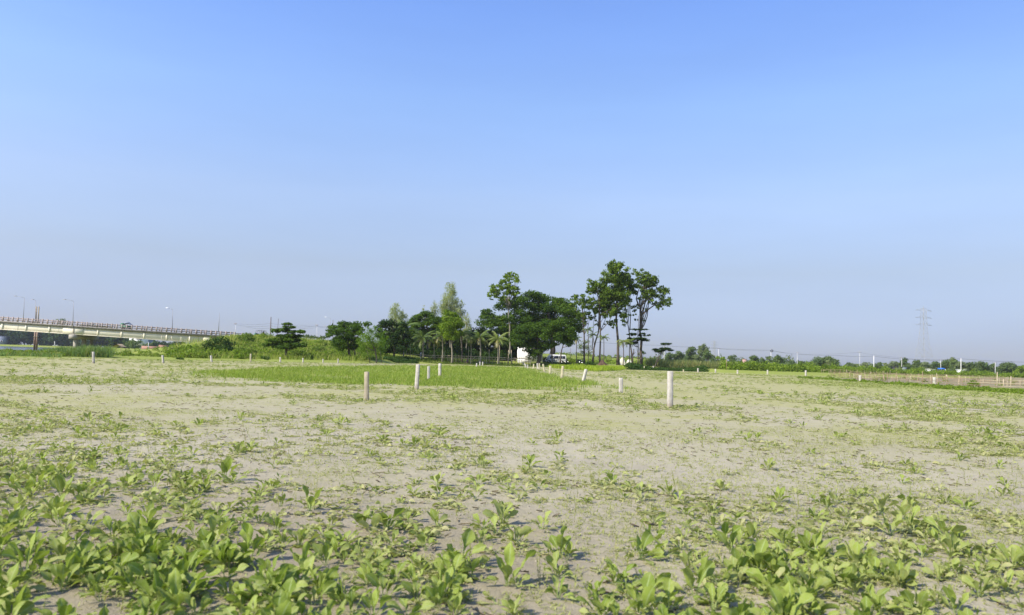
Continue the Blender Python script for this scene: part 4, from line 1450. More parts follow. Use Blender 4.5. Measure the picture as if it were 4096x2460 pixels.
palm('coconut_palm', 'dark coconut palm half hidden behind the fence right of the round-crowned tree', 1846, 163, 1340, 2.8, 15, 'palm', (.19, .16), bark='bark')
palm('areca_palm', 'leftmost areca palm with one dead hanging frond, right of the van', 2307, 172, 1358, 1.5, 9, 'palm', (.09, .07), bark='bark', leafl=.5, droop=1.8)
palm('areca_palm', 'tallest areca palm, right of the shorter airy tree', 2352, 168, 1320, 1.7, 10, 'palm', (.08, .07), bark='bark', leafl=.5, droop=1.5)
palm('areca_palm', 'areca palm in front of the two-stemmed tree', 2371, 171, 1340, 1.7, 10, 'palm', (.08, .07), bark='bark', leafl=.5, droop=1.6)
palm('areca_palm', 'dark areca palm with a neat star of fronds left of the tallest tree', 2413, 167, 1351, 1.5, 10, 'palm', (.09, .07), bark='bark', leafl=.5, droop=1.5, lean=2)
palm('areca_palm', 'palm with drooping dry fronds right of the tallest trunk', 2492, 166, 1368, 2.0, 13, 'palmpale', (.1, .08), bark='bark', leafl=.6, droop=2.0)
palm('areca_palm', 'dark areca palm beside the forked stump', 2519, 167, 1368, 1.6, 11, 'palm', (.09, .08), bark='bark', leafl=.5, droop=1.7)

b = at_base(2339, 205)
tree('slender_tree', 'small pale see-through tree far behind the areca palms', 'tree', b, [b, W(2340, 1420, 205), W(2340, 1380, 205)], [.1, .07, .04],
     px_clumps([(2345, 1368, 16, 10), (2325, 1385, 20, 12), (2350, 1390, 16, 14), (2360, 1410, 10, 12), (2330, 1408, 12, 8)], 205, 1), 'farpale', .4, .6, limbs=5, shell=.2)

# --- shrubs and undergrowth
def bush_mass(name, label, mat, XY, rmin, rmax, leafsz, dens=0.9, flat=.7, dry=0.08, zoff=0.25, kind='stuff', shell=.5, heights=None):
    mb = MB()
    cl = []
    for i_, (x, y) in enumerate(XY):
        r_ = rng.uniform(rmin, rmax)
        hz = r_ * rng.uniform(.6, 1.1) * (heights[i_] if heights is not None else 1)
        cl.append((x, y, gz(x, y) + hz * zoff, r_ * 1.2, r_, hz))
    crown_leaves(mb, cl, dens, leafsz, shell, dry=dry, up=.4, flat=.6)
    return tag(mb.build(name, M[mat]), label, 'undergrowth', kind=kind)


def rand_px(n, x0, x1, d0, d1):
    px = rng.uniform(x0, x1, n)
    D = rng.uniform(d0, d1, n)
    return np.c_[(px - CX) / F_PX * D, D]


# green bank up to the road, left of the grove
XY = rand_px(900, 690, 1560, 112, 182)
px = CX + F_PX * XY[:, 0] / XY[:, 1]
XY = XY[(XY[:, 1] > np.interp(px, [690, 1000, 1450, 1560], [106, 122, 134, 156])) & ((XY[:, 1] < 148) | (px > 960))]
bush_mass('bank_undergrowth', 'bright green tangle of bushes and creepers on the bank below the road', 'bush', XY, .3, 1.3, .34, .6, dry=.2, shell=.25)
XY = rand_px(120, 700, 1540, 120, 172)
px = CX + F_PX * XY[:, 0] / XY[:, 1]
XY = XY[(XY[:, 1] > np.interp(px, [690, 1000, 1450, 1560], [110, 126, 138, 158])) & ((XY[:, 1] < 140) | (px > 960))]
bush_mass('bank_shrubs', 'darker shrubs scattered over the green bank', 'mound', XY, .5, 1.3, .40, .75, shell=.3, heights=rng.uniform(.8, 1.6, len(XY)))
n = 9000
XY = rand_px(n, 700, 1540, 112, 176)
px = CX + F_PX * XY[:, 0] / XY[:, 1]
XY = XY[XY[:, 1] > np.interp(px, [690, 1000, 1450, 1560], [104, 118, 130, 152])]
mb = MB()
blades(mb, XY[:, 0], XY[:, 1], ground_z(XY[:, 0], XY[:, 1]), rng.uniform(.4, 1.7, len(XY)), .045, .3, .6, np.c_[rng.random(len(XY)), rng.random(len(XY)), rng.random(len(XY)) ** 2, np.ones(len(XY))], 3)
tag(mb.build('bank_grass', M['grass']), 'tall grass stems growing through the bushes on the bank', 'grass', kind='stuff')
XY = rand_px(500, 900, 1500, 172, 196)
mb = MB()
n = 16000
XY = rand_px(n, 880, 1500, 160, 190)
blades(mb, XY[:, 0], XY[:, 1], ground_z(XY[:, 0], XY[:, 1]), rng.uniform(.4, 1.1, n), .06, .4, .6, np.c_[rng.random(n), rng.random(n), rng.random(n) ** 1.5 * .9, np.ones(n)])
tag(mb.build('roadside_grass', M['grass']), 'dry grass along the top of the road bank', 'grass', kind='stuff')

def shrub(label, rows, D, mat, leafsz, name='shrub', dens=1.0, stem=True, group=None):
    cl = px_clumps(rows, D, .8)
    bx = np.mean([c[0] for c in cl])
    b = np.array([bx, D, gz(bx, D)])
    o = thing(name, label, 'shrub', b, group)
    if stem:
        mb = MB()
        for c in cl[:5]:
            mb.tube([b - (0, 0, .1), (b + np.array(c[:3])) / 2 + rng.normal(0, .1, 3), np.array(c[:3])], [.05, .04, .015], 5)
        mb.build('stem', M['bark'], o)
    cb = MB()
    crown_leaves(cb, cl, dens, leafsz, .35, up=.4, flat=.6)
    cb.build('foliage', M[mat], o)
    return o


shrub('big dark green shrub below the right end of the bridge', [(850, 1368, 24, 14), (885, 1362, 30, 16), (915, 1375, 26, 16), (860, 1390, 28, 16), (895, 1392, 32, 16), (825, 1380, 18, 14), (830, 1400, 20, 12), (925, 1395, 18, 12)], 128, 'darkbush', .32)
shrub('yellow green shrub under the bridge, left of the dark shrub', [(755, 1388, 14, 10), (735, 1400, 18, 10), (765, 1402, 16, 10), (700, 1402, 16, 8), (680, 1408, 12, 7)], 118, 'vine', .3)
shrub('grey green shrub at the bank foot between the dark shrub and layered tree', [(945, 1405, 16, 12), (985, 1410, 20, 12), (960, 1425, 22, 10), (1000, 1425, 16, 9)], 118, 'bush', .3)
shrub('dark bush behind the layered tree on the road bank', [(1225, 1345, 16, 8), (1250, 1348, 16, 8), (1270, 1352, 12, 6)], 205, 'fargreen', .45)
shrub('dark low shrub at the right edge of the road bank behind the domed tree', [(1290, 1350, 14, 7), (1310, 1345, 12, 6)], 205, 'fargreen', .45)
shrub('low dark leafy plant at the field edge behind the yellowish post', [(1068, 1434, 14, 7), (1052, 1430, 9, 6)], 108, 'darkbush', .25, stem=False)
shrub('small dark weed clump at the field edge below the bridge', [(712, 1434, 12, 4), (728, 1435, 8, 3)], 99, 'darkbush', .22, stem=False)
shrub('dark leafy bush between the two areca palms on a heap', [(2360, 1452, 14, 8), (2375, 1455, 14, 7), (2345, 1456, 9, 6)], 160, 'darkbush', .3)
shrub('bright bush right behind the van', [(2285, 1442, 14, 8), (2300, 1446, 10, 5)], 176, 'vine', .35)
shrub('dark bush with trailing leaves at the foot of the tall trees', [(2520, 1462, 16, 8), (2540, 1466, 16, 7), (2505, 1464, 10, 6)], 158, 'darkbush', .3)
shrub('leafy yellow green sapling behind the rightmost tall trunk', [(2558, 1418, 8, 8), (2566, 1408, 10, 7), (2576, 1412, 8, 6)], 182, 'vine', .35)
shrub('bright green climber clump in the bamboo frames', [(3880, 1537, 12, 10), (3895, 1532, 14, 12), (3912, 1540, 10, 8), (3872, 1548, 8, 8)], 78, 'vine', .16)

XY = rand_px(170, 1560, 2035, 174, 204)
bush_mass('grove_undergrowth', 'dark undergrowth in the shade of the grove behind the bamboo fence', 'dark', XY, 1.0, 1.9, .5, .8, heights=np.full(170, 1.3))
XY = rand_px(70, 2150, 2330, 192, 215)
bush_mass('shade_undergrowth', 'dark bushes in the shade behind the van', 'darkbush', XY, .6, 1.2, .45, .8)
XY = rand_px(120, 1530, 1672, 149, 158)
bush_mass('mound_shrubs', 'low green growth with tree shade in its colour on the mound at the left end of the grove', 'darkbush', XY, .35, .7, .26, .85, heights=np.full(120, .8))  # dark leaf colour stands in for the tree's shadow on the mound
# dark weedy bank in the shade at the right of the grove and grass on the grove mound
XY = rand_px(260, 2520, 2830, 157, 170)
bush_mass('dark_weeds', 'dark green weeds on the low bank right of the tall trees', 'darkbush', XY, .35, .75, .28, .8, heights=np.full(260, .8))
n = 22000
XY = rand_px(n, 1540, 2330, 156, 170)
mb = MB()
blades(mb, XY[:, 0], XY[:, 1], ground_z(XY[:, 0], XY[:, 1]), rng.uniform(.12, .45, n), .05, .5, .6, np.c_[rng.random(n) * .6, fbm(XY[:, 0], XY[:, 1], 5, 91), (rng.random(n) < .15) * .6, np.ones(n)])
tag(mb.build('mound_grass', M['mound']), 'rough grass on the low mound in front of the bamboo fence', 'grass', kind='stuff')
XY = rand_px(90, 1560, 2120, 157, 163)
bush_mass('mound_weeds', 'small weeds along the edge of the grove mound', 'mound', XY, .25, .5, .2, .8)

# tall dry grass right of the tall trees, and the slope of the far road
n = 9000
XY = rand_px(n, 2590, 2960, 172, 186)
mb = MB()
blades(mb, XY[:, 0], XY[:, 1], ground_z(XY[:, 0], XY[:, 1]), rng.uniform(.6, 2.4, n), .06, .22, .5, np.c_[rng.random(n), rng.random(n), rng.random(n) ** 1.2, np.ones(n)], 3)
tag(mb.build('tall_grass', M['reed']), 'tall half-dry grass right of the tall trees', 'grass', kind='stuff')
XY = rand_px(700, 2230, 2760, 250, 470)
bush_mass('slope_scrub', 'tan and green scrub on the slope of the far road', 'vine', XY, .8, 1.5, .8, .55, dry=.4)
# leafy hedge on the right, behind the bamboo frames
XY = rand_px(650, 2900, 4200, 0, 1)
px = rng.uniform(2900, 4250, 650)
D = np.interp(px, [2900, 3100, 3400, 3700, 4250], [162, 176, 215, 262, 270]) + rng.uniform(0, 16, 650)
XY = np.c_[(px - CX) / F_PX * D, D]
bush_mass('hedge', 'long low leafy hedge behind the bamboo frames on the right', 'vine', XY, .8, 1.5, .5, .75, heights=rng.uniform(.8, 1.5, 650))
# low green creepers at the near edge of the bamboo frames
px = rng.uniform(3200, 4200, 420)
D = np.interp(px, [3200, 3400, 3560, 3800, 4100, 4200], [108, 94, 80, 66, 58, 56]) + rng.uniform(-4, 6, 420)
XY = np.c_[(px - CX) / F_PX * D, D]
bush_mass('creepers', 'low green creepers in front of the bamboo trellis', 'vine', XY, .12, .28, .14, .8)

px = rng.uniform(3300, 4200, 60)
D = rng.uniform(90, 200, 60)
XY = np.c_[(px - CX) / F_PX * D, D]
bush_mass('frame_weeds', 'scattered green weeds growing under the bamboo trellis', 'vine', XY, .15, .45, .16, .6, dry=.3)
# reeds by the river on the left
mb = MB()
for x0, x1, d0, d1, n, h0, h1, dry in ((250, 460, 98, 112, 2600, .6, 2.1, .15), (330, 460, 98, 110, 1600, .9, 2.5, .15), (0, 260, 88, 120, 2600, .3, .9, .3), (-120, 40, 84, 110, 1200, .4, 1.1, .2), (180, 330, 108, 130, 1800, .5, 1.6, .2)):
    XY = rand_px(n, x0, x1, d0, d1)
    blades(mb, XY[:, 0], XY[:, 1], ground_z(XY[:, 0], XY[:, 1]), rng.uniform(h0, h1, n), .045, .3, .8, np.c_[rng.random(n), fbm(XY[:, 0], XY[:, 1], 3, 95), (rng.random(n) < dry) * rng.random(n), np.ones(n)], 3)
tag(mb.build('reeds', M['reed']), 'bluish green reeds and tall grass on the river bank before the pier', 'reeds', kind='stuff')
XY = np.r_[rand_px(70, 40, 160, 92, 106), rand_px(50, 0, 60, 90, 104), rand_px(60, 150, 260, 95, 115), rand_px(80, 440, 700, 118, 160)]
bush_mass('riverside_scrub', 'low brown and green scrub on the river bank', 'bush', XY, .25, .6, .24, .8, dry=.35)

# --- far-off wood across the river
def tree_mass(name, label, px0, px1, D0, D1, n, h0, h1, mat, leafsz, dens=.6):
    mb = MB()
    cl = []
    XY = rand_px(n, px0, px1, D0, D1)
    for x, y in XY:
        h = rng.uniform(h0, h1)
        z = gz(x, y)
        for k in range(6):
            r_ = h * rng.uniform(.16, .28)
            cl.append((x + rng.normal(0, h * .22), y + rng.normal(0, h * .1), z + rng.uniform(.12, .9) * h, r_ * 1.2, r_, r_ * .85))
    crown_leaves(mb, cl, dens, leafsz, .4, up=.4, flat=.6, dirn=.6)
    return tag(mb.build(name, M[mat]), label, 'wood', kind='stuff')


tree_mass('far_wood', 'dark wood across the river seen under the bridge', -120, 470, 675, 720, 95, 14, 20, 'farwood', 2.2, 1.0)
tree_mass('village_wood', 'dark trees of the village seen under the right half of the bridge', 470, 640, 560, 640, 34, 8, 11, 'farwood', 1.9, 1.0)
tree_mass('village_bushes', 'low trees before the balcony house under the bridge', 450, 640, 470, 500, 12, 3.5, 6.5, 'fargreen', 1.1, .9)
tree_mass('bank_wood', 'dark bushes close behind the brick sheds', 620, 900, 440, 480, 34, 3.5, 5.5, 'farwood', 1.0, 1.0)
b = at_base(246, 700)
tree('far_tree', 'only treetop showing above the bridge railing on the left', 'tree', b, [b, W(246, 1320, 700), W(246, 1285, 700)], [.6, .4, .2], px_clumps([(238, 1283, 12, 8), (252, 1281, 11, 8), (246, 1292, 18, 10)], 700, 1), 'farpale', 1.6, .8, limbs=3, shell=.3)

# --- single trees in the hazy row on the right: x0, x1, top, base, distance, material, label
FAR = [
    (2660, 2700, 1408, 1446, 470, 'fargreen', 'low bushy far tree behind the leaning tiered tree'),
    (2695, 2735, 1401, 1446, 470, 'fargreen', 'rounded far tree right behind the first pale pole'),
    (2742, 2790, 1386, 1446, 460, 'fargreen', 'dark round-topped far tree left of the pale feathery one'),
    (2792, 2834, 1371, 1440, 500, 'farpale', 'pale feathery far tree, highest of the hazy row'),
    (2810, 2856, 1400, 1450, 440, 'fargreen', 'dark dense far tree right of the pale feathery one'),
    (2765, 2815, 1418, 1452, 400, 'farpale', 'low olive far tree in front of the pale feathery one'),
    (2862, 2880, 1424, 1455, 330, 'vine', 'small bright spiky bush tree under the second pole'),
    (2880, 2902, 1418, 1458, 300, 'vine', 'thin bright sapling left of the thin brown stake'),
    (2912, 2950, 1416, 1456, 430, 'fargreen', 'small dark far tree with a leaning flat top'),
    (2953, 2985, 1434, 1456, 520, 'farpale', 'pale far shrub tree behind the pinkish tank'),
    (2998, 3034, 1417, 1460, 400, 'fargreen', 'bright-sided round far tree right of the pinkish tank'),
    (3024, 3060, 1424, 1460, 410, 'fargreen', 'middle tree of the dark clump under the pole with the wire coil'),
    (3054, 3092, 1420, 1462, 410, 'fargreen', 'dark tree directly behind the pole with the wire coil'),
    (3088, 3140, 1420, 1464, 400, 'fargreen', 'wide round tree right of the pole with the wire coil'),
    (3138, 3180, 1444, 1466, 560, 'farpale', 'low hazy far tree right of the dark clump'),
    (3176, 3222, 1442, 1468, 520, 'fargreen', 'low round far tree behind the fourth pale pole'),
    (3220, 3256, 1433, 1480, 380, 'vine', 'bright green tree at the left edge of the broad dark dome'),
    (3244, 3350, 1426, 1474, 440, 'fargreen', 'broad dark dome-shaped far tree'),
    (3300, 3326, 1436, 1474, 400, 'farpale', 'pale slender far tree in front of the dark dome'),
    (3336, 3358, 1430, 1476, 400, 'fargreen', 'tall round far tree at the right edge of the dark dome'),
    (3366, 3412, 1448, 1476, 560, 'fargreen', 'low dark far tree right of the dome, beside the thin pole'),
    (3408, 3446, 1450, 1478, 560, 'farpale', 'flat-topped pale far tree'),
    (3440, 3480, 1448, 1478, 540, 'farpale', 'hazy olive far tree behind the thin pole'),
    (3490, 3530, 1446, 1480, 480, 'fargreen', 'far tree with two pale trunks right of the thick white pole'),
    (3528, 3556, 1450, 1478, 560, 'farpale', 'small hazy far tree left of the olive dome'),
    (3552, 3604, 1444, 1480, 520, 'farpale', 'olive dome-shaped far tree left of the dark shed'),
    (3596, 3640, 1432, 1482, 480, 'fargreen', 'tall dark far tree beside the dark shed, left of the pylon'),
    (3644, 3690, 1440, 1482, 500, 'fargreen', 'dark far tree just left below the pylon'),
    (3676, 3726, 1448, 1484, 470, 'farpale', 'olive far tree below the pylon'),
    (3716, 3764, 1444, 1484, 480, 'fargreen', 'dark far tree behind the blue-roofed stall'),
    (3762, 3810, 1438, 1484, 500, 'fargreen', 'tall dark far tree right of the blue-roofed stall'),
    (3796, 3846, 1438, 1486, 490, 'fargreen', 'wide far tree left of the thick pole'),
    (3796, 3822, 1428, 1446, 540, 'farpale', 'thin flat parasol-like far treetop'),
    (3820, 3870, 1446, 1488, 450, 'farpale', 'olive far tree at the foot of the thick pole'),
    (3862, 3912, 1446, 1490, 460, 'fargreen', 'hazy far tree right of the thick pole'),
    (3900, 3954, 1442, 1490, 440, 'fargreen', 'dark massive far tree left of the last thin pole'),
    (3950, 3998, 1452, 1490, 470, 'fargreen', 'low far tree behind the last thin pole'),
    (3994, 4070, 1450, 1492, 440, 'fargreen', 'broad dark far tree at the right end of the row'),
    (4060, 4110, 1458, 1494, 360, 'vine', 'bright green tree cut by the right edge of the picture'),
    (4100, 4160, 1450, 1494, 420, 'fargreen', 'dark far tree partly outside the right edge'),
]
for x0, x1, yt, yb, D, mat, lab in FAR:
    cx, hw, hh = (x0 + x1) / 2, (x1 - x0) / 2, (yb - yt)
    b = at_base(cx, D)
    rows = []
    nn = max(9, int(hw * hh / 48))
    for k in range(nn):
        u = rng.uniform(-1, 1)
        v = rng.uniform(0, 1)
        lim = math.sqrt(max(0.05, 1 - u * u * .8))
        s = rng.uniform(.22, .38) * min(hw, hh) + 2
        rows.append((cx + u * (hw - s * .6), yb - hh * (0.28 + .72 * v * lim) + s * .5, s * 1.15, s * .8))
    tree('far_tree', lab, 'tree', b, [b, W(cx, yb - hh * .3, D), W(cx, yb - hh * .75, D)], [.3, .2, .1], px_clumps(rows, D, 2.5), mat, D * .0021, 1.0, limbs=4, limb_from=.3, shell=.3, up=.5)
# hazy low growth behind them
px = rng.uniform(2600, 4200, 500)
D = rng.uniform(480, 640, 500)
bush_mass('far_thicket', 'hazy thicket far behind the row of single trees', 'fargreen', np.c_[(px - CX) / F_PX * D, D], 2.0, 3.8, 1.3, .7, heights=rng.uniform(.7, 1.4, 500))


# ------------------------------------------------------------------ the bridge on the left
BY = 180.0                                   # front face of the bridge


def bz(px_x, y):                             # height on the front face seen at a pixel
    return W(px_x, y, BY)[2]


BX0, BX1 = -152.0, W(937, 1340, BY)[0]
_za, _zb = bz(0, 1283), bz(935, 1346)
_xa, _xb = W(0, 1283, BY)[0], W(935, 1346, BY)[0]
SL = (_zb - _za) / (_xb - _xa)
deck_top = lambda x: _za + SL * (x - _xa)
px_x = lambda px, y=1330: W(px, y, BY)[0]
AB = px_x(842)                               # where the girder ends on the abutment

bridge = thing('road_bridge', 'long cream concrete girder road bridge sloping down to the right', 'bridge', (px_x(300), BY + 4, 0))


def slab(mb, x0, x1, zt, th, y0, y1, mi=0):
    """beam following the slope of the deck; zt = its top below the deck top"""
    pr = [(x0, deck_top(x0) - zt), (x1, deck_top(x1) - zt), (x1, deck_top(x1) - zt - th), (x0, deck_top(x0) - zt - th)]
    mb.prism(pr, y0, y1, mi)


mb = MB()
slab(mb, BX0, BX1, 0.0, 0.30, BY - 0.35, BY + 9.85)
slab(mb, BX0, BX1, 0.30, 0.14, BY - 0.28, BY + 9.6)
mb.build('deck', M['deckedge'], bridge)
for gy, nm in ((BY + 0.24, 0), (BY + 3.4, 1), (BY + 6.2, 2), (BY + 9.0, 3)):
    mb = MB()
    slab(mb, BX0, AB, 0.44, 1.52, gy - 0.12, gy + 0.12)
    slab(mb, BX0, AB, 1.96, 0.16, gy - 0.26, gy + 0.26)
    if nm == 0:
        ribs = [6.6, 102, 196, 391, 486, 577, 667.5, 760]
        for r_ in ribs:
            x = px_x(r_)
            slab(mb, x - .16, x + .16, 0.442, 1.517, gy - 0.30, gy - 0.118)
        for a, b2 in ((251, 332), (816, 842)):
            slab(mb, px_x(a), px_x(b2), 0.441, 1.518, gy - 0.30, gy - 0.119)
        for r_ in (68, 232, 647, 687, 725):
            x = px_x(r_)
            slab(mb, x - .06, x + .06, 0.443, 1.516, gy - 0.165, gy - 0.118)
    mb.build('girder', M['girder'], bridge)
# near railing
x = BX0 + 0.4
step = 1.19
while x < BX1 - 0.05:
    mb = MB()
    z = deck_top(x)
    mb.box((x, BY - 0.2, z + 0.55), (0.24, 0.22, 1.1))
    mb.build('railing_post', M['rail'], bridge)
    x += step
for h_, th in ((0.98, 0.17), (0.52, 0.15), (0.09, 0.17)):
    mb = MB()
    slab(mb, BX0, BX1, -h_, th, BY - 0.27, BY - 0.13)
    mb.build('railing_bar', M['rail'], bridge)
mb = MB()
for h_, th in ((0.98, 0.17), (0.52, 0.15), (0.09, 0.17)):
    slab(mb, BX0, BX1, -h_, th, BY + 9.63, BY + 9.77)
x = BX0 + 0.4
while x < BX1:
    mb.box((x, BY + 9.7, deck_top(x) + 0.55), (0.2, 0.2, 1.1))
    x += 1.9
mb.build('far_railing', M['rail'], bridge)
# end pillar of the railing and the abutment
mb = MB()
z = deck_top(BX1)
mb.box((BX1 + 0.15, BY - 0.2, z - 0.9), (0.3, 0.34, 4.0))
mb.build('end_pillar', M['pier'], bridge)
mb = MB()
slab(mb, AB + 0.05, BX1, 0.46, 5.5, BY + 0.1, BY + 9.5)
mb.build('abutment', M['pier'], bridge)
# piers
for ppx in (302, -210):
    cx = px_x(ppx) + 0.0
    zt = deck_top(cx) - 2.13
    mb = MB()
    mb.box((cx - 0.55, BY + 4.7, zt - 0.5), (1.5, 10.4, 1.0))
    cap = mb.build('pier_cap', M['pier'], bridge)
    for yy in (BY + 1.2, BY + 4.7, BY + 8.2):
        mb = MB()
        mb.tube([(cx - 0.5, yy, -1.6), (cx - 0.5, yy, zt - 1.0)], 0.52, 18)
        mb.build('column', M['pier'], bridge, smooth=False)

# lamp posts on the bridge and the road
def lamp(label, px, ytop, ybase, D, arm=-1.9, head=True, mat='steel', rise=0.35, lean=0.0, r=.058):
    bt, tp = W(px - lean, ybase, D), W(px, ytop, D)
    zg = bt[2]
    o = thing('street_lamp', label, 'street lamp', bt, 'street lamps along the bridge and road')
    mb = MB()
    mb.tube([bt - (0, 0, .05), bt * .5 + tp * .5, tp], [r * 1.3, r, r * .7], 7)
    if arm:
        a1 = tp + np.array([arm * .45, 0, rise * .6])
        a2 = tp + np.array([arm, 0, rise])
        mb.tube([tp - (0, 0, .05), a1, a2], [r * .6, r * .5, r * .5], 6)
    mb.build('pole', M[mat], o)
    if head and arm:
        mb = MB()
        s = -1 if arm < 0 else 1
        mb.box(a2 + np.array([s * .3, 0, .02]), (.75, .3, .13), taper=.7)
        mb.build('lamp_head', M['lamp_white'] if head == 'white' else M['steel'], o)
    return o


lamp('leftmost street lamp on the bridge, arm pointing left', 98, 1191, 1281, BY - .2, lean=5)
lamp('short-armed street lamp beside the two tan masts behind the railing', 143, 1204, 1290, BY + 9.5, arm=-.5, lean=2)
lamp('street lamp fixed to the front of the bridge over the pier', 295, 1205, 1302, BY - .45, lean=4)
lamp('street lamp with the gleaming white head near the right part of the bridge', 691, 1238, 1314, BY + 9.6, arm=-1.1, head='white', lean=2)
lamp('leaning lamp post without a lamp near the right end of the bridge', 878, 1252, 1328, BY - .2, arm=0, head=False, lean=4, r=.06)
lamp('street lamp rising behind the domed tree', 1322, 1273, 1345, 250, arm=-1.3, head='white', lean=1)
# drain pipe under the lamp over the pier
mb = MB()
mb.tube([W(294.5, 1305, BY - .2), W(292.5, 1334, BY - .2)], .07, 6)
mb.build('drain_pipe', M['darkpole'], bridge)

# two tall tan masts behind the bridge
for px, dx, lab in ((145.5, -8, 'left one of the two tall tan masts rising behind the bridge'), (154.5, -8, 'right one of the two tall tan masts rising behind the bridge')):
    D = 196
    tp = W(px + 1, 1226, D)
    bt = W(px + dx, 1391, D)
    o = thing('mast', lab, 'mast', bt, 'pair of masts behind the bridge')
    mb = MB()
    mid = bt + (tp - bt) * .47
    mb.tube([bt - (0, 0, .6), mid], [.24, .22], 10)
    mb.build('lower_tube', M['rust'], o)
    mb = MB()
    mb.tube([mid - (0, 0, .03), tp], [.19, .16], 10)
    mb.build('upper_tube', M['tan_pole'], o)
    mb = MB()
    k = bt + (tp - bt) * .27
    mb.tube([k - (0, 0, .15), k + (0, 0, .15)], .29, 10)
    mb.build('collar', M['tan_pole'], o)

# ------------------------------------------------------------------ vehicles
def wheel(parent, c, r_, wd, axis='y', spokes=0):
    mb = MB()
    n = 18
    t = np.linspace(0, 2 * PI, n, endpoint=False)
    prof = [(r_ * .62, -wd / 2), (r_ * .94, -wd / 2), (r_, -wd * .3), (r_, wd * .3), (r_ * .94, wd / 2), (r_ * .62, wd / 2)]
    P = np.array([[(c[0] + rr * math.cos(a), c[1] + w_, c[2] + rr * math.sin(a)) for a in t] for rr, w_ in prof])
    mb.grid(P, wrap=True)
    w_ = mb.build('wheel', M['rubber'], parent, smooth=False)
    mb = MB()
    mb.tube([(c[0], c[1] - wd * .42, c[2]), (c[0], c[1] + wd * .42, c[2])], r_ * .60, 14)
    mb.tube([(c[0], c[1] - wd * .52, c[2]), (c[0], c[1] + wd * .52, c[2])], r_ * .18, 8)
    mb.build('rim', M['chrome'], w_)
    return w_


VD = 180.0
vb = at_base(2221, VD)
vz = W(2238, 1455, VD)[2]
vc = np.array([vb[0] + 0.1, VD, vz])
van = thing('passenger_van', 'white passenger van with dark windows parked under the dark spreading trees', 'van', vc)
L2 = 2.45


def bodyprof(dx=0.0):
    # side outline, nose to the left
    return [(-2.45, .42), (-2.45, .95), (-2.32, 1.12), (-1.72, 1.96), (-1.5, 2.1), (-1.0, 2.16), (1.9, 2.18), (2.25, 2.12), (2.42, 1.9), (2.46, 1.1), (2.46, .42), (1.98, .36), (-2.1, .36)]


mb = MB()
pr = np.array(bodyprof()) + np.array([vc[0], vz])
mb.prism(pr, VD - .86, VD + .86)
body = mb.build('body', M['vanpaint'], van)
mod = body.modifiers.new('soft_edges', 'BEVEL')
mod.width = .07
mod.segments = 2
mod.limit_method = 'ANGLE'
mb = MB()
for x0, x1, sl in ((-1.55, -.62, .38), (-.55, .62, 0), (.69, 1.42, 0), (1.48, 2.22, -.1)):
    fy = VD - .872
    P = [(x0, fy, 1.18), (x1, fy, 1.18), (x1 + min(sl, 0), fy, 1.86), (x0 + max(sl, 0), fy, 1.86)]
    m2 = MB()
    v = np.array(P) + np.array([vc[0], 0, vz])
    v2 = v + np.array([0, .03, 0])
    m2.add(np.r_[v, v2], [(0, 1, 2, 3), (4, 7, 6, 5), (0, 4, 5, 1), (1, 5, 6, 2), (2, 6, 7, 3), (3, 7, 4, 0)])
    m2.build('window', M['glass'], van)
m2 = MB()
v = np.array([(-2.34, -.7, 1.14), (-2.34, .7, 1.14), (-1.76, .66, 1.94), (-1.76, -.66, 1.94)]) + np.array([vc[0] - .015, VD, vz])
m2.add(np.r_[v, v + np.array([.04, 0, 0])], [(3, 2, 1, 0), (4, 5, 6, 7), (0, 1, 5, 4), (1, 2, 6, 5), (2, 3, 7, 6), (3, 0, 4, 7)])
m2.build('windscreen', M['glass'], van)
for wx in (-1.55, 1.45):
    # dark wheel arch and the wheel in it
    m2 = MB()
    t = np.linspace(0, PI, 12)
    pr = [(vc[0] + wx + .44 * math.cos(a), vz + .36 + .44 * math.sin(a)) for a in t]
    m2.prism(pr, VD - .875, VD - .80)
    m2.build('wheel_arch', M['black'], van)
    wheel(van, (vc[0] + wx, VD - .80, vz + .34), .33, .2)
    wheel(van, (vc[0] + wx, VD + .72, vz + .34), .33, .2)
for s in (-1, 1):
    m2 = MB()
    m2.box((vc[0] - 2.44, VD + s * .62, vz + .86), (.1, .34, .2), taper=.9)
    m2.build('headlight', M['lamp_white'], van)
    m2 = MB()
    m2.box((vc[0] + 2.45, VD + s * .74, vz + .98), (.07, .16, .42))
    m2.build('tail_light', M['red'], van)
m2 = MB()
m2.box((vc[0] - 2.46, VD, vz + .5), (.14, 1.66, .22))
m2.build('bumper', M['vanpaint'], van)
m2 = MB()
m2.box((vc[0] - 1.78, VD - .95, vz + 1.25), (.1, .16, .22))
m2.build('mirror', M['black'], van)
# dark slanted lettering low on the side: two strokes and a T show right of the trunk
m2 = MB()
fy = VD - .874
def stroke(x0, z0, x1, z1, wd=.085):
    a, b2 = np.array([x0, z0]), np.array([x1, z1])
    d = (b2 - a) / np.linalg.norm(b2 - a)
    n_ = np.array([-d[1], d[0]]) * wd / 2
    c4 = [a - n_, b2 - n_, b2 + n_, a + n_]
    v = np.array([(vc[0] + p[0], fy, vz + p[1]) for p in c4])
    m2.add(np.r_[v, v + np.array([0, .02, 0])], [(0, 1, 2, 3), (4, 7, 6, 5), (0, 4, 5, 1), (1, 5, 6, 2), (2, 6, 7, 3), (3, 7, 4, 0)])
stroke(-.62, .62, -.52, 1.05)
stroke(-.40, .62, -.30, 1.05)
stroke(-.62, .62, -.40, .62)
stroke(.06, .62, .16, 1.05)
stroke(.20, .62, .30, 1.05)
stroke(.52, .62, .62, 1.02)
stroke(.40, 1.04, .84, 1.04)
m2.build('lettering', M['black'], van)

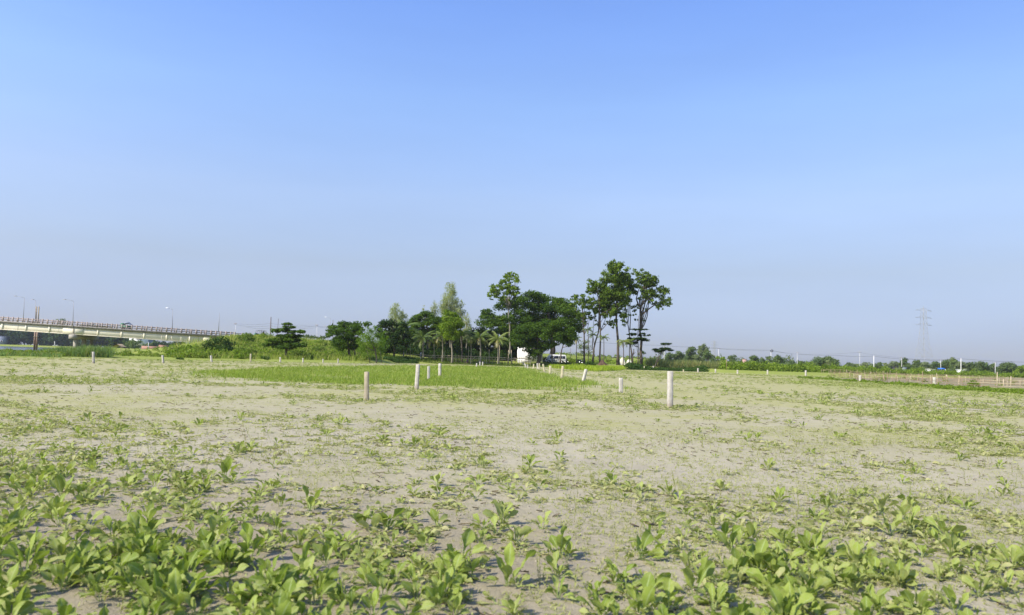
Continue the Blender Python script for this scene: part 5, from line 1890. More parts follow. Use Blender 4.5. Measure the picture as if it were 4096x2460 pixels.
# motorcycles: one in front of the van's nose, two dark ones right of it
def motorcycle(label, px, py, D, face=-1, rz=0.0):
    p = W(px, py, D)
    p[2] = gz(p[0], D)
    o = thing('motorcycle', label, 'motorcycle', p, 'parked motorcycles beside the van')
    x, y, z = p
    for wx in (-.62, .62):
        wheel(o, (x + wx, y, z + .3), .3, .11)
    mb = MB()
    f = face
    mb.tube([(x + f * .62, y, z + .3), (x + f * .42, y, z + .85), (x + f * .36, y, z + 1.0)], [.035, .04, .03], 6)
    mb.tube([(x + f * .42, y, z + .78), (x - f * .1, y, z + .72), (x - f * .62, y, z + .3)], [.04, .05, .03], 6)
    mb.tube([(x + f * .42, y, z + .6), (x + f * .1, y, z + .28), (x - f * .3, y, z + .3)], [.03, .04, .03], 6)
    mb.build('frame', M['black'], o)
    mb = MB()
    mb.box((x + f * .05, y, z + .42), (.36, .26, .3), taper=.8)
    mb.build('engine', M['chrome'], o)
    mb = MB()
    mb.tube([(x + f * .36, y, z + .80), (x + f * .2, y, z + .86), (x - f * .05, y, z + .8)], [.10, .15, .09], 8)
    mb.build('fuel_tank', M['darkshirt'], o)
    mb = MB()
    mb.tube([(x - f * .02, y, z + .78), (x - f * .3, y, z + .8), (x - f * .62, y, z + .86)], [.1, .12, .08], 8)
    mb.build('saddle', M['rubber'], o)
    mb = MB()
    mb.tube([(x + f * .3, y - .34, z + 1.02), (x + f * .38, y, z + 1.02), (x + f * .3, y + .34, z + 1.02)], .022, 6)
    mb.build('handlebar', M['black'], o)
    mb = MB()
    mb.tube([(x + f * .48, y, z + .88), (x + f * .58, y, z + .88)], [.11, .1], 10)
    mb.build('headlight', M['chrome'], o)
    return o


motorcycle('motorcycle with pale fairing parked at the nose of the van', 2182, 1455, 176)
motorcycle('dark motorcycle in the shade behind the tail of the van', 2272, 1454, 178, 1)
motorcycle('dark motorcycle between the leftmost areca palm and the shorter airy tree', 2318, 1455, 174, 1)

# three-wheeler on the road by the end of the bridge
p = W(1040, 1348, 192)
zr = gz(p[0], 192)
tx, ty, tz = p[0], 192.0, max(zr, p[2] - .02)
o = thing('auto_rickshaw', 'dark open-sided three-wheeler on the road right of the bridge', 'three-wheeler', (tx, ty, tz))
mb = MB()
mb.prism(np.array([(-1.28, .35), (-1.3, .8), (-1.12, .98), (-.98, .98), (-.98, .45), (1.2, .45), (1.2, 1.0), (1.3, 1.0), (1.32, .3), (-1.1, .25)]) + np.array([tx, tz]), ty - .62, ty + .62)
mb.build('body', M['greenpaint'], o)
mb = MB()
pts = [(-1.12, .98), (-.85, 1.5), (-.6, 1.72), (0, 1.8), (1.0, 1.8), (1.3, 1.72)]
up = np.array(pts + [(a, c - .07) for a, c in pts[::-1]]) + np.array([tx, tz])
P = np.array([[(tx + a, ty + s, tz + c) for s in (-.64, .64)] for a, c in pts[2:]])
mb.grid(P)
P[..., 2] -= .06
mb.grid(P[:, ::-1])
mb.build('roof', M['darkwall'], o)
for (a, c, a2, c2) in ((-1.12, .98, -.62, 1.72), (-.1, .5, -.05, 1.78), (1.22, .9, 1.26, 1.74), (.55, .5, .55, 1.78)):
    for s in (-.6, .6):
        mb = MB()
        mb.tube([(tx + a, ty + s, tz + c), ((tx + (a + a2) / 2 - (.1 if a < -.6 else 0)), ty + s, tz + (c + c2) / 2), (tx + a2, ty + s, tz + c2)], .045 if a < .5 else .06, 6)
        mb.build('roof_support', M['darkwall'], o)
mb = MB()
mb.box((tx + .55, ty, tz + .75), (.5, 1.1, .35))
mb.box((tx + .82, ty, tz + 1.1), (.14, 1.1, .7))
mb.build('seat', M['rubber'], o)
for wx, wy in ((-.95, 0), (.85, -.55), (.85, .55)):
    wheel(o, (tx + wx, ty + wy, tz + .23), .23, .12)

# loaded green cart crossing the bridge
cx = px_x(494, 1300)
cz = deck_top(cx)
o = thing('goods_cart', 'small green goods cart with a grey load crossing the bridge behind the railing', 'cart', (cx, BY + 1.6, cz))
mb = MB()
mb.box((cx - .1, BY + 1.6, cz + .62), (2.3, 1.2, .5))
mb.build('cart_bed', M['greenpaint'], o)
mb = MB()
mb.box((cx - .95, BY + 1.6, cz + 1.15), (.7, 1.1, .6), taper=.85)
mb.build('cab', M['greenpaint'], o)
mb = MB()
P = []
for i_, t in enumerate(np.linspace(0, 1, 7)):
    w_ = math.sin(PI * min(max(t, .08), .92))
    P.append([(cx - .9 + 2.2 * t, BY + 1.6 + .62 * w_ * math.cos(a), cz + .95 + .55 * w_ * (.5 + .5 * math.sin(a)) + .35 * w_) for a in np.linspace(0, 2 * PI, 10, endpoint=False)])
mb.grid(P, wrap=True)
mb.build('load', M['greywall'], o, smooth=True)
for wx in (-.8, .8):
    for wy in (-.5, .5):
        wheel(o, (cx + wx, BY + 1.6 + wy, cz + .28), .28, .13)

# ------------------------------------------------------------------ buildings
def gable_free_house(name, label, cat, x0, x1, ytop, ybot, D, depth, mat, windows=(), door=None, slab_mat=None, over=.25):
    a, b2 = W(x0, ybot, D), W(x1, ybot, D)
    zt, zb = W((x0 + x1) / 2, ytop, D)[2], W((x0 + x1) / 2, ybot, D)[2]
    g = min(gz(a[0], D), gz(b2[0], D), zb) - .3
    xm = (a[0] + b2[0]) / 2
    o = thing(name, label, cat, (xm, D + depth / 2, g + .3))
    mb = MB()
    mb.box((xm, D + depth / 2, (zt + g) / 2), (b2[0] - a[0], depth, zt - g))
    mb.build('wall', M[mat], o)
    mb = MB()
    mb.box((xm, D + depth / 2, zt + .09), (b2[0] - a[0] + 2 * over, depth + 2 * over, .18))
    mb.build('roof', M[slab_mat or mat], o)
    W_, Hh = b2[0] - a[0], zt - zb
    for wx, wz, ww, wh in windows:
        f = MB()
        c = np.array([a[0] + wx * W_, D - .01, zb + wz * Hh])
        for dx, dz, sx, sz in ((0, wh / 2, ww + .16, .1), (0, -wh / 2, ww + .16, .1), (-ww / 2, 0, .1, wh), (ww / 2, 0, .1, wh)):
            f.box(c + np.array([dx, -.03, dz]), (sx, .12, sz))
        fr = f.build('window', M['white'], o)
        f = MB()
        f.box(c, (ww - .1, .06, wh - .1))
        f.build('pane', M['glass'], fr)
    if door:
        wx, ww, wh = door
        f = MB()
        f.box((a[0] + wx * W_, D - .02, zb + wh / 2), (ww, .1, wh))
        f.build('door', M['darkwall'], o)
    return o, zt, a, b2


gable_free_house('white_building', 'white-walled building partly hidden by the lower dark spreading tree', 'building', 2069, 2170, 1384, 1443, 173.5, 4.5, 'white', [(.72, .62, 1.2, 1.1)], (.88, .95, 2.1))
# low wall stub beside it
mb = MB()
a = W(2105, 1426, 172)
mb.box((W(2098, 1432, 172.2)[0], 172.2, gz(a[0], 172.2) + .45), (3.0, .18, 1.0))
o = mb.build('low_wall', M['white'])
tag(o, 'low white wall stub in front of the white building', 'wall')
# house across the fields under the bridge: three floors with balconies
D = 520
o, zt, a, b2 = gable_free_house('apartment_house', 'pale three-storey house with balconies seen under the bridge', 'building', 515, 566, 1338, 1396, D, 9, 'white')
o['label'] = 'pale three-storey house with balconies seen under the bridge'
for k, py in enumerate((1353, 1364, 1376)):
    z = W(555, py, D)[2]
    mb = MB()
    x0, x1 = W(543, py, D)[0], W(567, py, D)[0]
    mb.box(((x0 + x1) / 2, D - .9, z), (x1 - x0, 1.8, .16))
    mb.box(((x0 + x1) / 2, D - 1.72, z + .45), (x1 - x0 - .01, .14, .75))
    mb.build('balcony', M['white'], o)
    mb = MB()
    mb.box(((x0 + x1) / 2, D - .02, z + 1.35), (x1 - x0 - .5, .1, 1.4))
    mb.build('window', M['glass'], o)
    mb = MB()
    mb.box((W(531, py, D)[0], D - .02, z + 1.0), (1.1, .1, 1.2))
    mb.build('window', M['glass'], o)
gable_free_house('house', 'blue grey block beside the balcony house under the bridge', 'building', 569, 590, 1352, 1396, 530, 8, 'greywall', [(.3, .75, 1, 1.1), (.7, .75, 1, 1.1), (.5, .45, 1, 1.1)])
gable_free_house('house', 'blue grey house on the far river bank at the left edge', 'building', -30, 13, 1344, 1384, 672, 9, 'greywall', [(.8, .5, 1.6, 1.8)])
# brick wall and brick block
D = 430
a, b2 = W(566, 1394, D), W(633, 1397, D)
mb = MB()
mb.box(((a[0] + b2[0]) / 2, D, (a[2] + b2[2]) / 2 + .45), (b2[0] - a[0], .35, 2.2))
tag(mb.build('brick_wall', M['brick']), 'long low red brick wall in the field under the bridge', 'wall')
D = 428
gable_free_house('brick_shed', 'square red brick shed at the right end of the brick wall', 'shed', 633.5, 658, 1381, 1400, D, 4, 'brick', over=.05)
gable_free_house('brick_shed', 'small second brick shed right of the square one', 'shed', 670, 680, 1386, 1400, 432, 3, 'brick', over=.05)
# thatched hut on the bank
D = 160
c = W(474, 1402, D)
zg = gz(c[0], D)
o = thing('hut', 'small open thatched hut with pale sacks in the grass under the bridge', 'hut', (c[0], D, zg))
ht = W(474, 1380, D)[2] - zg
mb = MB()
wd = 1.15
P = np.array([[(c[0] - wd, D - 1, zg + ht * .72), (c[0] - wd, D + 1, zg + ht * .72)], [(c[0] + .1, D - 1.05, zg + ht * 1.12), (c[0] + .1, D + 1.05, zg + ht * 1.12)], [(c[0] + wd, D - 1, zg + ht * .8), (c[0] + wd, D + 1, zg + ht * .8)]])
mb.grid(P)
P2_ = P.copy()
P2_[..., 2] -= .12
mb.grid(P2_[:, ::-1])
mb.build('roof', M['thatch'], o)
for sx in (-1, 1):
    for sy in (-.85, .85):
        mb = MB()
        mb.tube([(c[0] + sx * .95, D + sy, zg - .2), (c[0] + sx * .95, D + sy, zg + ht * .8)], .05, 6)
        mb.build('post', M['bamboo'], o)
mb = MB()
for k in range(5):
    q_ = (c[0] - .9 + .42 * k + rng.normal(0, .05), D - .6 + rng.normal(0, .2), zg + .2)
    mb.tube([np.array(q_) + (-.22, 0, 0), q_, np.array(q_) + (.22, 0, 0)], [.1, .2, .1], 8)
tag(mb.build('sacks', M['tarp']), 'pale filled sacks lying under the thatched hut', 'sacks', kind='stuff')

# blue-roofed stall and dark shed among the far trees
def stall(label, x0, x1, yt, yb, D, roofmat, wallmat):
    a, b2 = W(x0, yb, D), W(x1, yb, D)
    zt = W((x0 + x1) / 2, yt, D)[2]
    zb = W((x0 + x1) / 2, yb, D)[2]
    xm, wd = (a[0] + b2[0]) / 2, b2[0] - a[0]
    o = thing('stall', label, 'stall', (xm, D, zb))
    mb = MB()
    pr = [(xm - wd * .56, zt - .35), (xm - wd * .4, zt), (xm + wd * .3, zt - .05), (xm + wd * .56, zt - .4), (xm + wd * .56, zt - .52), (xm - wd * .56, zt - .5)]
    mb.prism(pr, D - 1.5, D + 1.5)
    mb.build('roof', M[roofmat], o)
    for sx in (-.45, .45):
        for sy in (-1.4, 1.4):
            mb = MB()
            mb.tube([(xm + sx * wd, D + sy, zb - 1.2), (xm + sx * wd, D + sy, zt - .4)], .07, 6)
            mb.build('post', M['bamboo'], o)
    mb = MB()
    mb.box((xm, D + 1.3, (zt + zb) / 2 - .6), (wd * .9, .1, zt - zb + .6))
    mb.box((xm - wd * .42, D, zb), (.1, 2.6, 1.6))
    mb.build('wall', M[wallmat], o)
    mb = MB()
    mb.box((xm + wd * .48, D - 1.45, (zt + zb) / 2 - .2), (wd * .12, .12, (zt - zb) * .7))
    mb.build('white_sheet', M['white'], o)
    return o


stall('open stall with a bright blue tarpaulin roof among the far trees', 3758, 3773, 1472, 1486, 300, 'blue', 'darkwall')
gable_free_house('shed', 'low dark shed under the third thin pole in the hazy row', 'shed', 3588, 3609, 1469, 1484, 330, 4, 'darkwall', over=.2)
gable_free_house('shed', 'second, blue grey shed just right of the low dark shed', 'shed', 3613, 3626, 1470, 1484, 332, 3, 'greywall', over=.1)
gable_free_house('house', 'low whitish house left of the blue-roofed stall', 'building', 3719, 3741, 1478, 1488, 320, 4, 'white', [(.3, .5, .7, .6), (.7, .5, .7, .6)])
gable_free_house('house', 'low whitish house at the foot of the thick pole', 'building', 3846, 3864, 1480, 1490, 330, 4, 'white', [(.5, .5, .7, .6)])
# pinkish round tank
D = 380
c = W(2978, 1456, D)
tz0, tz1 = gz(c[0], D) - .3, W(2978, 1437, D)[2]
o = thing('water_tank', 'squat pinkish round tank between the far trees', 'tank', (c[0], D, tz0))
mb = MB()
mb.tube([(c[0], D, tz0), (c[0], D, tz1)], 1.05, 20)
mb.build('tank_wall', M['pinkwall'], o)
mb = MB()
mb.tube([(c[0], D, tz1 - .02), (c[0], D, tz1 + .12)], 1.16, 20)
mb.build('lid', M['pinkwall'], o)

# cream sheeted heaps behind the tall trunks, brown earth heap
def heap(name, label, cat, x0, x1, yt, yb, D, mat, bumps):
    a, b2 = W(x0, yb, D), W(x1, yb, D)
    zb = gz((a[0] + b2[0]) / 2, D) - .15
    zt = W((x0 + x1) / 2, yt, D)[2]
    n, k = 40, 14
    t = np.linspace(0, 1, n)
    prof = np.interp(t, np.linspace(0, 1, len(bumps)), bumps)
    P = np.zeros((n, k, 3))
    for j_, v in enumerate(np.linspace(-1, 1, k)):
        hh = prof * (1 - abs(v) ** 2.2)
        P[:, j_, 0] = a[0] + t * (b2[0] - a[0])
        P[:, j_, 1] = D + v * (b2[0] - a[0]) * .3
        P[:, j_, 2] = zb + (zt - zb) * hh * (0.9 + .2 * vnoise(t * 9, v * 3 + t, 1, 5))
    mb = MB()
    mb.grid(P)
    o = mb.build(name, M[mat], smooth=True)
    return tag(o, label, cat)


heap('covered_heap', 'cream sheet-covered heap directly right of the tallest trunk', 'heap', 2474, 2506, 1431, 1452, 200, 'tarp', [0, .75, 1, .95, .6, 0])
heap('covered_heap', 'lower cream sheet-covered heap right of the first one', 'heap', 2502, 2538, 1438, 1454, 205, 'tarp', [0, .9, 1, .8, .6, 0])
heap('earth_heap', 'brown earth heap at the foot of the straight dark trunk', 'heap', 2388, 2436, 1441, 1462, 166, 'earth', [0, .5, .95, 1, .6, .25, 0])

# ------------------------------------------------------------------ people at the fence
def person(label, p, pose, shirt, lower, rz=0.0):
    o = thing('person', label, 'person', p)
    x, y, z = p
    if pose == 'standing':
        J = {'pelvis': (0, 0, .92), 'chest': (.02, 0, 1.28), 'neck': (.03, 0, 1.44), 'head': (.04, 0, 1.58), 'top': (.04, 0, 1.68),
             'hl': (0, -.09, .88), 'kl': (-.06, -.1, .48), 'fl': (-.14, -.1, .06), 'tl': (-.26, -.1, .03),
             'hr': (0, .09, .88), 'kr': (.1, .1, .48), 'fr': (.14, .1, .06), 'tr': (.02, .1, .03),
             'sl': (.02, -.18, 1.38), 'el': (-.06, -.22, 1.12), 'wl': (-.2, -.18, .96), 'dl': (-.28, -.17, .94),
             'sr': (.02, .18, 1.38), 'er': (.08, .23, 1.1), 'wr': (.02, .22, .88), 'dr': (0, .22, .78)}
    else:
        J = {'pelvis': (.1, 0, .52), 'chest': (-.02, 0, .84), 'neck': (-.06, 0, 1.0), 'head': (-.1, 0, 1.13), 'top': (-.11, 0, 1.22),
             'hl': (.08, -.09, .5), 'kl': (-.3, -.12, .56), 'fl': (-.3, -.12, .1), 'tl': (-.42, -.12, .06),
             'hr': (.08, .09, .5), 'kr': (-.28, .12, .56), 'fr': (-.26, .12, .1), 'tr': (-.38, .12, .06),
             'sl': (-.02, -.18, .94), 'el': (-.1, -.22, .7), 'wl': (-.28, -.14, .62), 'dl': (-.36, -.12, .6),
             'sr': (-.02, .18, .94), 'er': (-.1, .22, .7), 'wr': (-.28, .14, .62), 'dr': (-.36, .12, .6)}
    E = [('pelvis', 'chest'), ('chest', 'neck'), ('neck', 'head'), ('head', 'top'), ('pelvis', 'hl'), ('hl', 'kl'), ('kl', 'fl'), ('fl', 'tl'), ('pelvis', 'hr'), ('hr', 'kr'), ('kr', 'fr'), ('fr', 'tr'),
         ('neck', 'sl'), ('sl', 'el'), ('el', 'wl'), ('wl', 'dl'), ('neck', 'sr'), ('sr', 'er'), ('er', 'wr'), ('wr', 'dr')]
    R = dict(pelvis=.125, chest=.14, neck=.055, head=.092, top=.06, hl=.095, hr=.095, kl=.06, kr=.06, fl=.04, fr=.04, tl=.03, tr=.03, sl=.06, sr=.06, el=.042, er=.042, wl=.03, wr=.03, dl=.035, dr=.035)

    def skin(name, keys, grow, mat, parent):
        k2 = [k for k in J if k in keys]
        me = bpy.data.meshes.new(name)
        me.from_pydata([J[k] for k in k2], [(k2.index(a), k2.index(b_)) for a, b_ in E if a in keys and b_ in keys], [])
        ob = bpy.data.objects.new(name, me)
        COL.objects.link(ob)
        ob.parent = parent
        ob.rotation_euler = (0, 0, rz)
        sm = ob.modifiers.new('skin', 'SKIN')
        if not me.skin_vertices:
            pass
        for i_, k in enumerate(k2):
            r_ = R[k] * grow
            me.skin_vertices[0].data[i_].radius = (r_, r_)
            me.skin_vertices[0].data[i_].use_root = (i_ == 0)
        ss = ob.modifiers.new('smooth', 'SUBSURF')
        ss.levels = ss.render_levels = 2
        me.materials.append(mat)
        return ob
    skin('body', set(J), 1.0, M['skin'], o)
    skin('shirt', {'pelvis', 'chest', 'neck', 'sl', 'el', 'sr', 'er'}, 1.22, shirt, o)
    skin('trousers', {'pelvis', 'hl', 'kl', 'fl', 'hr', 'kr', 'fr'}, 1.25, lower, o)
    mb = MB()
    hd = np.array(J['head'])
    tt = np.linspace(0, 2 * PI, 14, endpoint=False)
    P = []
    for e in np.linspace(.15, PI / 2, 6):
        P.append([(hd[0] + .02 + .112 * math.cos(e) * math.cos(a), hd[1] + .105 * math.cos(e) * math.sin(a), hd[2] + .02 + .125 * math.sin(e)) for a in tt])
    mb.grid(P, wrap=True)
    h_ = mb.build('hair', M['hair'], o, smooth=True, world=False)
    h_.rotation_euler = (0, 0, rz)
    mb = MB()
    for sy in (-.035, .035):
        mb.tube([(hd[0] - .095, sy, hd[2] + .01), (hd[0] - .075, sy, hd[2] + .01)], [.01, .016], 6)
    mb.tube([(hd[0] - .115, 0, hd[2] - .03), (hd[0] - .085, 0, hd[2] + .02)], [.02, .012], 6)
    f_ = mb.build('face_features', M['hair'], o, world=False)
    f_.rotation_euler = (0, 0, rz)
    # fingers
    for key, wk in (('dl', 'wl'), ('dr', 'wr')):
        d = np.array(J[key])
        v = unit(d - np.array(J[wk]))
        s = unit(np.cross(v, [0, 0, 1.0]) + 1e-6)
        mb = MB()
        for k in range(4):
            r0 = d + s * (k - 1.5) * .018
            mb.tube([r0, r0 + v * .05, r0 + v * (.085 - .008 * abs(k - 1.3)) + np.array([-.01, 0, -.012])], [.010, .009, .006], 5)
        mb.tube([d - v * .03 + s * .03, d + v * .01 + s * .055, d + v * .035 + s * .055], [.011, .010, .007], 5)
        q_ = mb.build('hand', M['skin'], o, world=False)
        q_.rotation_euler = (0, 0, rz)
    return o


p = W(1683, 1431, 160.6)
p[2] = gz(p[0], 160.6)
person('person in a white shirt and grey trousers standing at the bamboo fence', p, 'standing', M['shirt'], M['trouser'], .5)
p = W(1870, 1437, 160.8)
p[2] = gz(p[0], 160.8)
person('person in a dark shirt and brown wrap crouching at the bamboo fence', p, 'crouching', M['darkshirt'], M['lungi'], .9)


# ------------------------------------------------------------------ concrete posts in the field
def post_mesh(seed, mat):
    r = np.random.default_rng(seed)
    mb = MB()
    w_, c = .082, .012
    sec = [(-w_ + c, -w_), (w_ - c, -w_), (w_, -w_ + c), (w_, w_ - c), (w_ - c, w_), (-w_ + c, w_), (-w_, w_ - c), (-w_, -w_ + c)]
    zs = [-.15, .25, .5, .75, .985, 1.0]
    P = np.array([[(x * s + r.normal(0, .0025), y * s + r.normal(0, .0025), z) for x, y in sec] for z, s in zip(zs, (1.02, 1.0, .99, .98, .97, .9))])
    mb.grid(P, wrap=True)
    top = [(x * .9, y * .9, 1.0) for x, y in sec] + [(0, 0, 1.004)]
    mb.add(top, t=[(k, (k + 1) % 8, 8) for k in range(8)])
    return mb


POSTS = [
    # base x, base y, top x, top y, width px, material, label
    (2680, 1631, 2681, 1485, 21, 'concrete', 'nearest and tallest white concrete post right of the middle of the field'),
    (2483, 1576, 2484, 1512, 16, 'concrete', 'short white concrete post just left of the tallest one'),
    (1466, 1602, 1467, 1487, 19, 'concrete_b', 'faded brownish concrete post nearest on the left of the grass plot'),
    (1666, 1557, 1672, 1458, 15, 'concrete', 'tall concrete post leaning right at the near edge of the grass plot'),
    (1714, 1520, 1715, 1465, 11, 'concrete', 'middle one of the three concrete posts standing in the grass plot'),
    (1759, 1504, 1760, 1454, 11, 'concrete', 'farthest of the three concrete posts standing in the grass plot'),
    (2332, 1528, 2345, 1477, 11, 'concrete', 'strongly tilted concrete post at the right corner of the grass plot'),
    (2246, 1514, 2252, 1464, 10, 'concrete_y', 'slightly tilted stained post left of the strongly tilted one'),
    (2200, 1499, 2201, 1463, 9.5, 'concrete_y', 'upright thick post before the yellow green crop'),
    (2179, 1490, 2172, 1456, 6.5, 'concrete_y', 'orange-stained post tilting left in the row toward the van'),
    (2157, 1481, 2158, 1453, 5.5, 'concrete_y', 'right post of the tight pair in the row toward the van'),
    (2151, 1478, 2149, 1453, 5.5, 'concrete', 'left post of the tight pair in the row toward the van'),
    (2134, 1476, 2135, 1456, 5, 'concrete_y', 'lone yellowish post left of the tight pair'),
    (2110, 1475, 2111, 1459, 4.5, 'concrete', 'post just right of the cluster of three far posts before the white building'),
    (2102, 1472, 2103, 1457, 4.5, 'concrete', 'right post of the three far posts clustered before the white building'),
    (2098, 1466, 2099, 1453, 4.5, 'concrete', 'middle post of the three far posts clustered before the white building'),
    (2092, 1465, 2093, 1448, 4.5, 'concrete', 'left post of the three far posts clustered before the white building'),
    (1906, 1468, 1907, 1453, 6, 'concrete', 'short thick post left in the small trio behind the grass plot'),
    (1920, 1464.5, 1920, 1447, 4.5, 'concrete', 'middle post of the small trio behind the grass plot'),
    (1930, 1464.5, 1931, 1447, 4.5, 'concrete', 'right post of the small trio behind the grass plot'),
    (374, 1453.5, 373, 1407, 9, 'concrete', 'leftmost post, big grey one in front of the reeds'),
    (653, 1453, 650, 1421, 7, 'concrete', 'second post from the left, below the brick sheds'),
    (846, 1450, 844, 1422, 6.5, 'concrete', 'third post from the left, before the dark shrub'),
    (1002, 1448, 1003, 1415, 6.5, 'concrete_y', 'yellowish post, fourth from the left'),
    (1121, 1450, 1121, 1429, 6, 'concrete', 'fifth post from the left, just left of the layered tree'),
    (1212, 1451, 1212, 1432, 5, 'concrete', 'white post just right of the layered tree'),
    (1292, 1452, 1292, 1436, 4.5, 'concrete', 'small post before the domed tree, left one of two'),
    (1352, 1454, 1353, 1435, 4.5, 'concrete', 'small post before the domed tree, right one of two'),
    (2546, 1479, 2547, 1467, 4, 'concrete_y', 'first of three small posts before the dark weedy bank'),
    (2577, 1480, 2577, 1465, 4, 'concrete_y', 'second of three small posts before the dark weedy bank'),
    (2613, 1480, 2613, 1464, 4.5, 'concrete', 'third of three small posts before the dark weedy bank'),
    (2734, 1491, 2734, 1478, 4.5, 'concrete_y', 'short yellowish post right of the tallest near post'),
    (2792, 1490, 2792, 1473, 5, 'concrete', 'white post in the right row under the pale feathery tree'),
    (2862, 1493, 2862, 1476, 5, 'concrete', 'white post in the right row under the second pale pole'),
    (2950, 1497, 2950, 1480, 6, 'concrete', 'white post in the right row below the pinkish tank'),
    (3070, 1498, 3070, 1480, 7, 'concrete', 'white post in the right row below the pole with the wire coil'),
    (3223, 1505, 3223, 1481.5, 8, 'concrete', 'white post before the hedge at the left end of the bamboo frames'),
    (3440, 1525, 3440, 1501, 9, 'concrete', 'white post in front of the bamboo frames, left one'),
    (3738, 1542, 3737, 1509, 12, 'concrete', 'white post in front of the bamboo frames, wider right one'),
]
PM = {}
for i_, (bx, by, tx_, ty_, wd, mat, lab) in enumerate(POSTS):
    p = on_ground(bx, by, 10, 220)
    D = p[1]
    D = min(D, F_PX * 1.45 / max(1, by - horizon(bx)), 168)
    D = min(D, np.interp(bx, _EP, _ED) - 1.0) if by - horizon(bx) < 45 else D
    b = at_base(bx, D)
    top = W(tx_, ty_, D)
    key = (mat, i_ % 3)
    if key not in PM:
        o = post_mesh(i_ % 3, 0).build('concrete_post', M[mat])
        PM[key] = o
    else:
        o = PM[key].copy()
        COL.objects.link(o)
    v = Vector(top - b)
    o.location = Vector(b)
    q = v.to_track_quat('Z', 'Y').to_euler()
    ex = Matrix.Rotation(rng.uniform(-.2, .35), 4, 'Z')
    o.rotation_euler = (Vector((0, 0, 1)).rotation_difference(v.normalized()).to_matrix().to_4x4() @ ex).to_euler()
    s = np.clip(wd * D / F_PX / .172, .75, 1.5)
    o.scale = (s, s, v.length)
    tag(o, lab, 'post', 'concrete boundary posts in the field')

# thin brown stake
b = at_base(2906, 158)
mb = MB()
mb.tube([b - (0, 0, .1), W(2906.5, 1452, 158), W(2906, 1437, 158)], .05, 6)
tag(mb.build('stake', M['bamboo']), 'thin reddish brown stake on the bank left of the pinkish tank', 'stake')

# ------------------------------------------------------------------ bamboo fence in the grove
fx = [1600, 1650, 1700, 1760, 1850, 1950, 2050, 2130]
ft = [1415, 1416, 1419, 1421, 1424, 1428, 1433, 1437]
FD = 161.8
fence = thing('bamboo_fence', 'low two-rail bamboo fence running along the edge of the grove', 'fence', at_base(1850, FD))
pxs = list(np.arange(1604, 2130, 11.5) + rng.normal(0, 1.5, len(np.arange(1604, 2130, 11.5))))
for px in pxs:
    b = at_base(px, FD)
    t = W(px + rng.normal(0, 1), np.interp(px, fx, ft) - abs(rng.normal(0, 1.5)), FD)
    mb = MB()
    mb.tube([b - (0, 0, .15), t], [.05, .045], 6)
    mb.build('post', M['bamboo' if rng.random() < .6 else 'bamboopale'], fence)
for off, th in ((1.0, .055), (8.5, .045)):
    for s0 in range(0, len(fx) - 1):
        mb = MB()
        a = W(fx[s0] - 4, ft[s0] + off + rng.normal(0, .4), FD - .09)
        c = W(fx[s0 + 1] + 4, ft[s0 + 1] + off + rng.normal(0, .4), FD - .09)
        mb.tube([a, (a + c) / 2 + (0, 0, rng.normal(0, .04)), c], th, 6)
        mb.build('rail', M['bamboopale'], fence)
mb = MB()
mb.tube([W(1889, 1440, FD - .25), W(1903, 1424, FD - .25)], .06, 6)
mb.build('brace', M['bamboopale'], fence)
for px, yt, lab in ((1642, 1371, 'thin bamboo pole standing left of the person in white'), (1875, 1385, 'pale stick standing behind the crouching person'), (1956, 1398, 'short thin bamboo pole left of the palm with yellowish fronds'),
                    (2000, 1380, 'tall thin bamboo pole just right of the palm with yellowish fronds'), (1777, 1404, 'short greenish pole right of the slim straight palm'), (1626, 1388, 'thin pole close to the leftmost coconut palm'),
                    (2034, 1400, 'pale sapling trunk left of the white building, left one'), (2046, 1400, 'pale sapling trunk left of the white building, right one')):
    D = 163 + rng.uniform(-.4, 1.5)
    b = at_base(px, D)
    mb = MB()
    t = W(px + rng.normal(0, 1), yt, D)
    mb.tube([b - (0, 0, .2), (b + t) / 2 + rng.normal(0, .03, 3), t], [.055, .05, .04] if 'sapling' not in lab else [.1, .09, .07], 6)
    tag(mb.build('bamboo_pole' if 'sapling' not in lab else 'sapling_trunk', M['bamboopale']), lab, 'pole' if 'sapling' not in lab else 'trunk')

# fence before the white building
f2 = thing('bamboo_fence', 'thin stick fence in front of the white building', 'fence', at_base(2090, 170.5))
for px in np.arange(2060, 2120, 9):
    b = at_base(px, 170.5)
    mb = MB()
    mb.tube([b - (0, 0, .1), W(px, 1428 + rng.normal(0, 1), 170.5)], .035, 5)
    mb.build('post', M['bamboo'], f2)
mb = MB()
mb.tube([W(2056, 1433, 170.4), W(2088, 1434, 170.4), W(2122, 1435, 170.4)], .035, 5)
mb.build('rail', M['darkpole'], f2)

